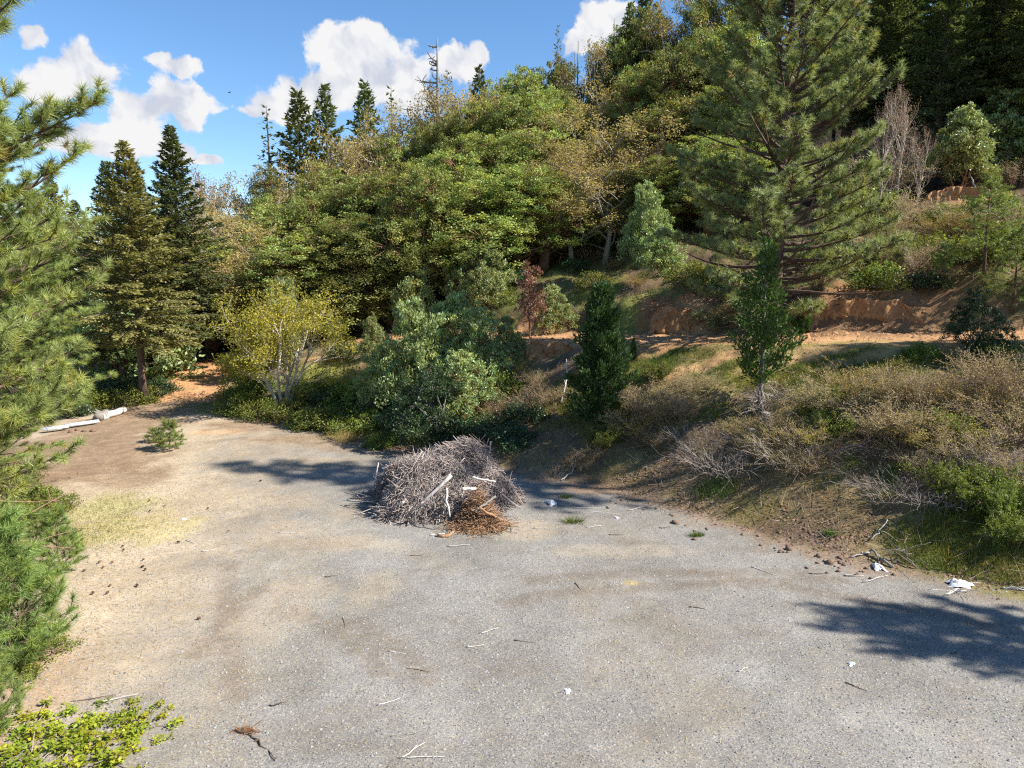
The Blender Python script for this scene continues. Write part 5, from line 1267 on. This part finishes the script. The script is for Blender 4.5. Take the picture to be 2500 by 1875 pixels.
pebbles('scree', 60000, (1, 14, 8.5, 21), 6, k_scree, .014, .06, 'rock', 'red brown rubble along the bank foot', 'rubble')
def k_clod(x, y, r):
    C, st, sc, sl, gw, sw = greenness(x, y, r); o = C[:, 0] / np.maximum(C[:, 1], .01)
    return ((st > .3) | (y > 30)) & (o > 1.6) & (r.random(len(x)) < .8)
MT['clod'] = bark('orange_clod', (.26, .13, .06), (.44, .245, .12), 10, .95, 1.0, .5)
pebbles('dirt_clods', 40000, (-19, 26, 20, 48), 7, k_clod, .02, .11, 'clod', 'orange dirt clods on the bench road and scars', 'dirt')
# leaf litter and twigs over the bank and slope
def bank_litter():
    def kb(x, y, r):
        z, st, sc, sl, u = terrain(x, y, True)
        return (st > -.15) & (np.abs(x) < .8 * y + 1) & (r.random(len(x)) < np.clip(17 / y, 0, 1) ** 2) & ((sc < -.2) | (sc > 3.2)) & (fbm(x * 1.4, y * 1.4, 88) > .36)
    r, x, y, z = scatter(95000, (-14, 22, 10, 40), 12, kb); m = len(x)
    d = nrm(r.normal(size=(m, 3)) * [1, 1, .35]); g = Geo()
    g.leaves(np.stack([x, y, z + .012], 1), d, nrm(r.normal(size=(m, 3)) * .45 + [0, 0, 1]), r.uniform(.03, .09, m), r.uniform(.02, .05, m), r.uniform(.45, 1.25, (m, 1)) * np.where(r.random((m, 1)) < .35, [[.75, .55, .42]], [[1, .9, .75]]))
    tag(obj('leaf_litter', g.mesh('leaf_litter', MT['brush'])), 'brown fallen leaves littering the bank', 'leaf litter', None, 'stuff')
    r, x, y, z = scatter(9000, (-14, 22, 10, 36), 14, kb); m = len(x)
    a = np.stack([x, y, z + r.uniform(.01, .12, m)], 1); d = nrm(r.normal(size=(m, 3)) * [1, 1, .4]); L = r.uniform(.15, .7, m)[:, None]
    b = a + d * L; b[:, 2] = np.maximum(b[:, 2], terrain(b[:, 0], b[:, 1]) + .01); g = Geo()
    g.prisms(a, b, .006, .003, r.uniform(.6, 1.7, (m, 1)) * np.ones((1, 3)))
    tag(obj('fallen_twigs', g.mesh('fallen_twigs', MT['twig'])), 'thin fallen twigs littering the bank', 'twigs', None, 'stuff')
bank_litter()
# raw orange cut in the slope behind the bench road
def outcrop(px, py, w, h, seed, label):
    p = hit(px, py); nu, nv = int(26 * w), 26
    U, V = np.meshgrid(np.linspace(-1, 1, nu), np.linspace(0, 1, nv))
    X = U * w / 2
    env = np.clip(1 - np.abs(U) ** 4, 0, 1) * (.6 + .8 * fbm(X * .9 + seed, X * 0, seed, 3))
    n = fbm(X * 1.6 + seed, V * h * 2.5, seed, 5) - .5; fine = fbm(X * 7, V * h * 8, seed + 5, 3) - .5; groove = fbm(X * 3.2 + seed, V * .6, seed + 3, 3) - .5
    s_ = np.clip(V / .72, 0, 1); back = np.clip((V - .72) / .28, 0, 1)
    Z = h * env * s_ + n * .22 + fine * .16 - .5 * (1 - s_) - .06 - back * .25; Y = -.22 + .25 * s_ * h + back * .9 + n * .5 + groove * .4 + fine * .3
    i = (np.arange(nv - 1)[:, None] * nu + np.arange(nu - 1)[None]).ravel(); g = Geo()
    g.add(np.stack([X, Y, Z], -1).reshape(-1, 3), np.stack([i, i + 1, i + 1 + nu, i + nu], 1), np.repeat((.75 + .5 * (fbm(U * 3, V * 6, 9) )).reshape(-1, 1), 3, 1))
    o = obj('soil_outcrop', g.mesh('soil_outcrop', MT['clod']), None, (p[0], p[1], tz(p[0], p[1]))); o.rotation_euler = (0, 0, -.35)
    tag(o, label, 'outcrop')
outcrop(1655, 800, 2.4, .95, 3, 'steep raw orange soil face left of the tall bench pine')
outcrop(2110, 775, 3.6, .55, 7, 'low eroded brown soil face behind the bench road')
outcrop(2340, 485, 3.0, .6, 11, 'red soil scar face high on the slope')
outcrop(1345, 870, 2.4, .7, 15, 'crumbling orange dirt heap edge left of the dense cedar')
# bird
B = Geo(); B.tube(np.array([[-.2, 0, 0], [-.08, 0, 0], [.1, 0, .01], [.2, 0, .02]]), [.02, .055, .05, .015], k=6)
for s in (-1, 1): B.add(np.array([[.06, s * .03, 0], [-.08, s * .03, 0], [-.06, s * .3, .09], [-.02, s * .55, .03], [.06, s * .3, .09]]), np.array([[0, 1, 2, 3, 4]]))
bp = at(560, 226, 110); tag(obj('bird', B.mesh('bird', MT['black']), None, tuple(bp)), 'small dark bird flying in the blue sky', 'bird').rotation_euler = (0, .2, .8)
finish_rows()
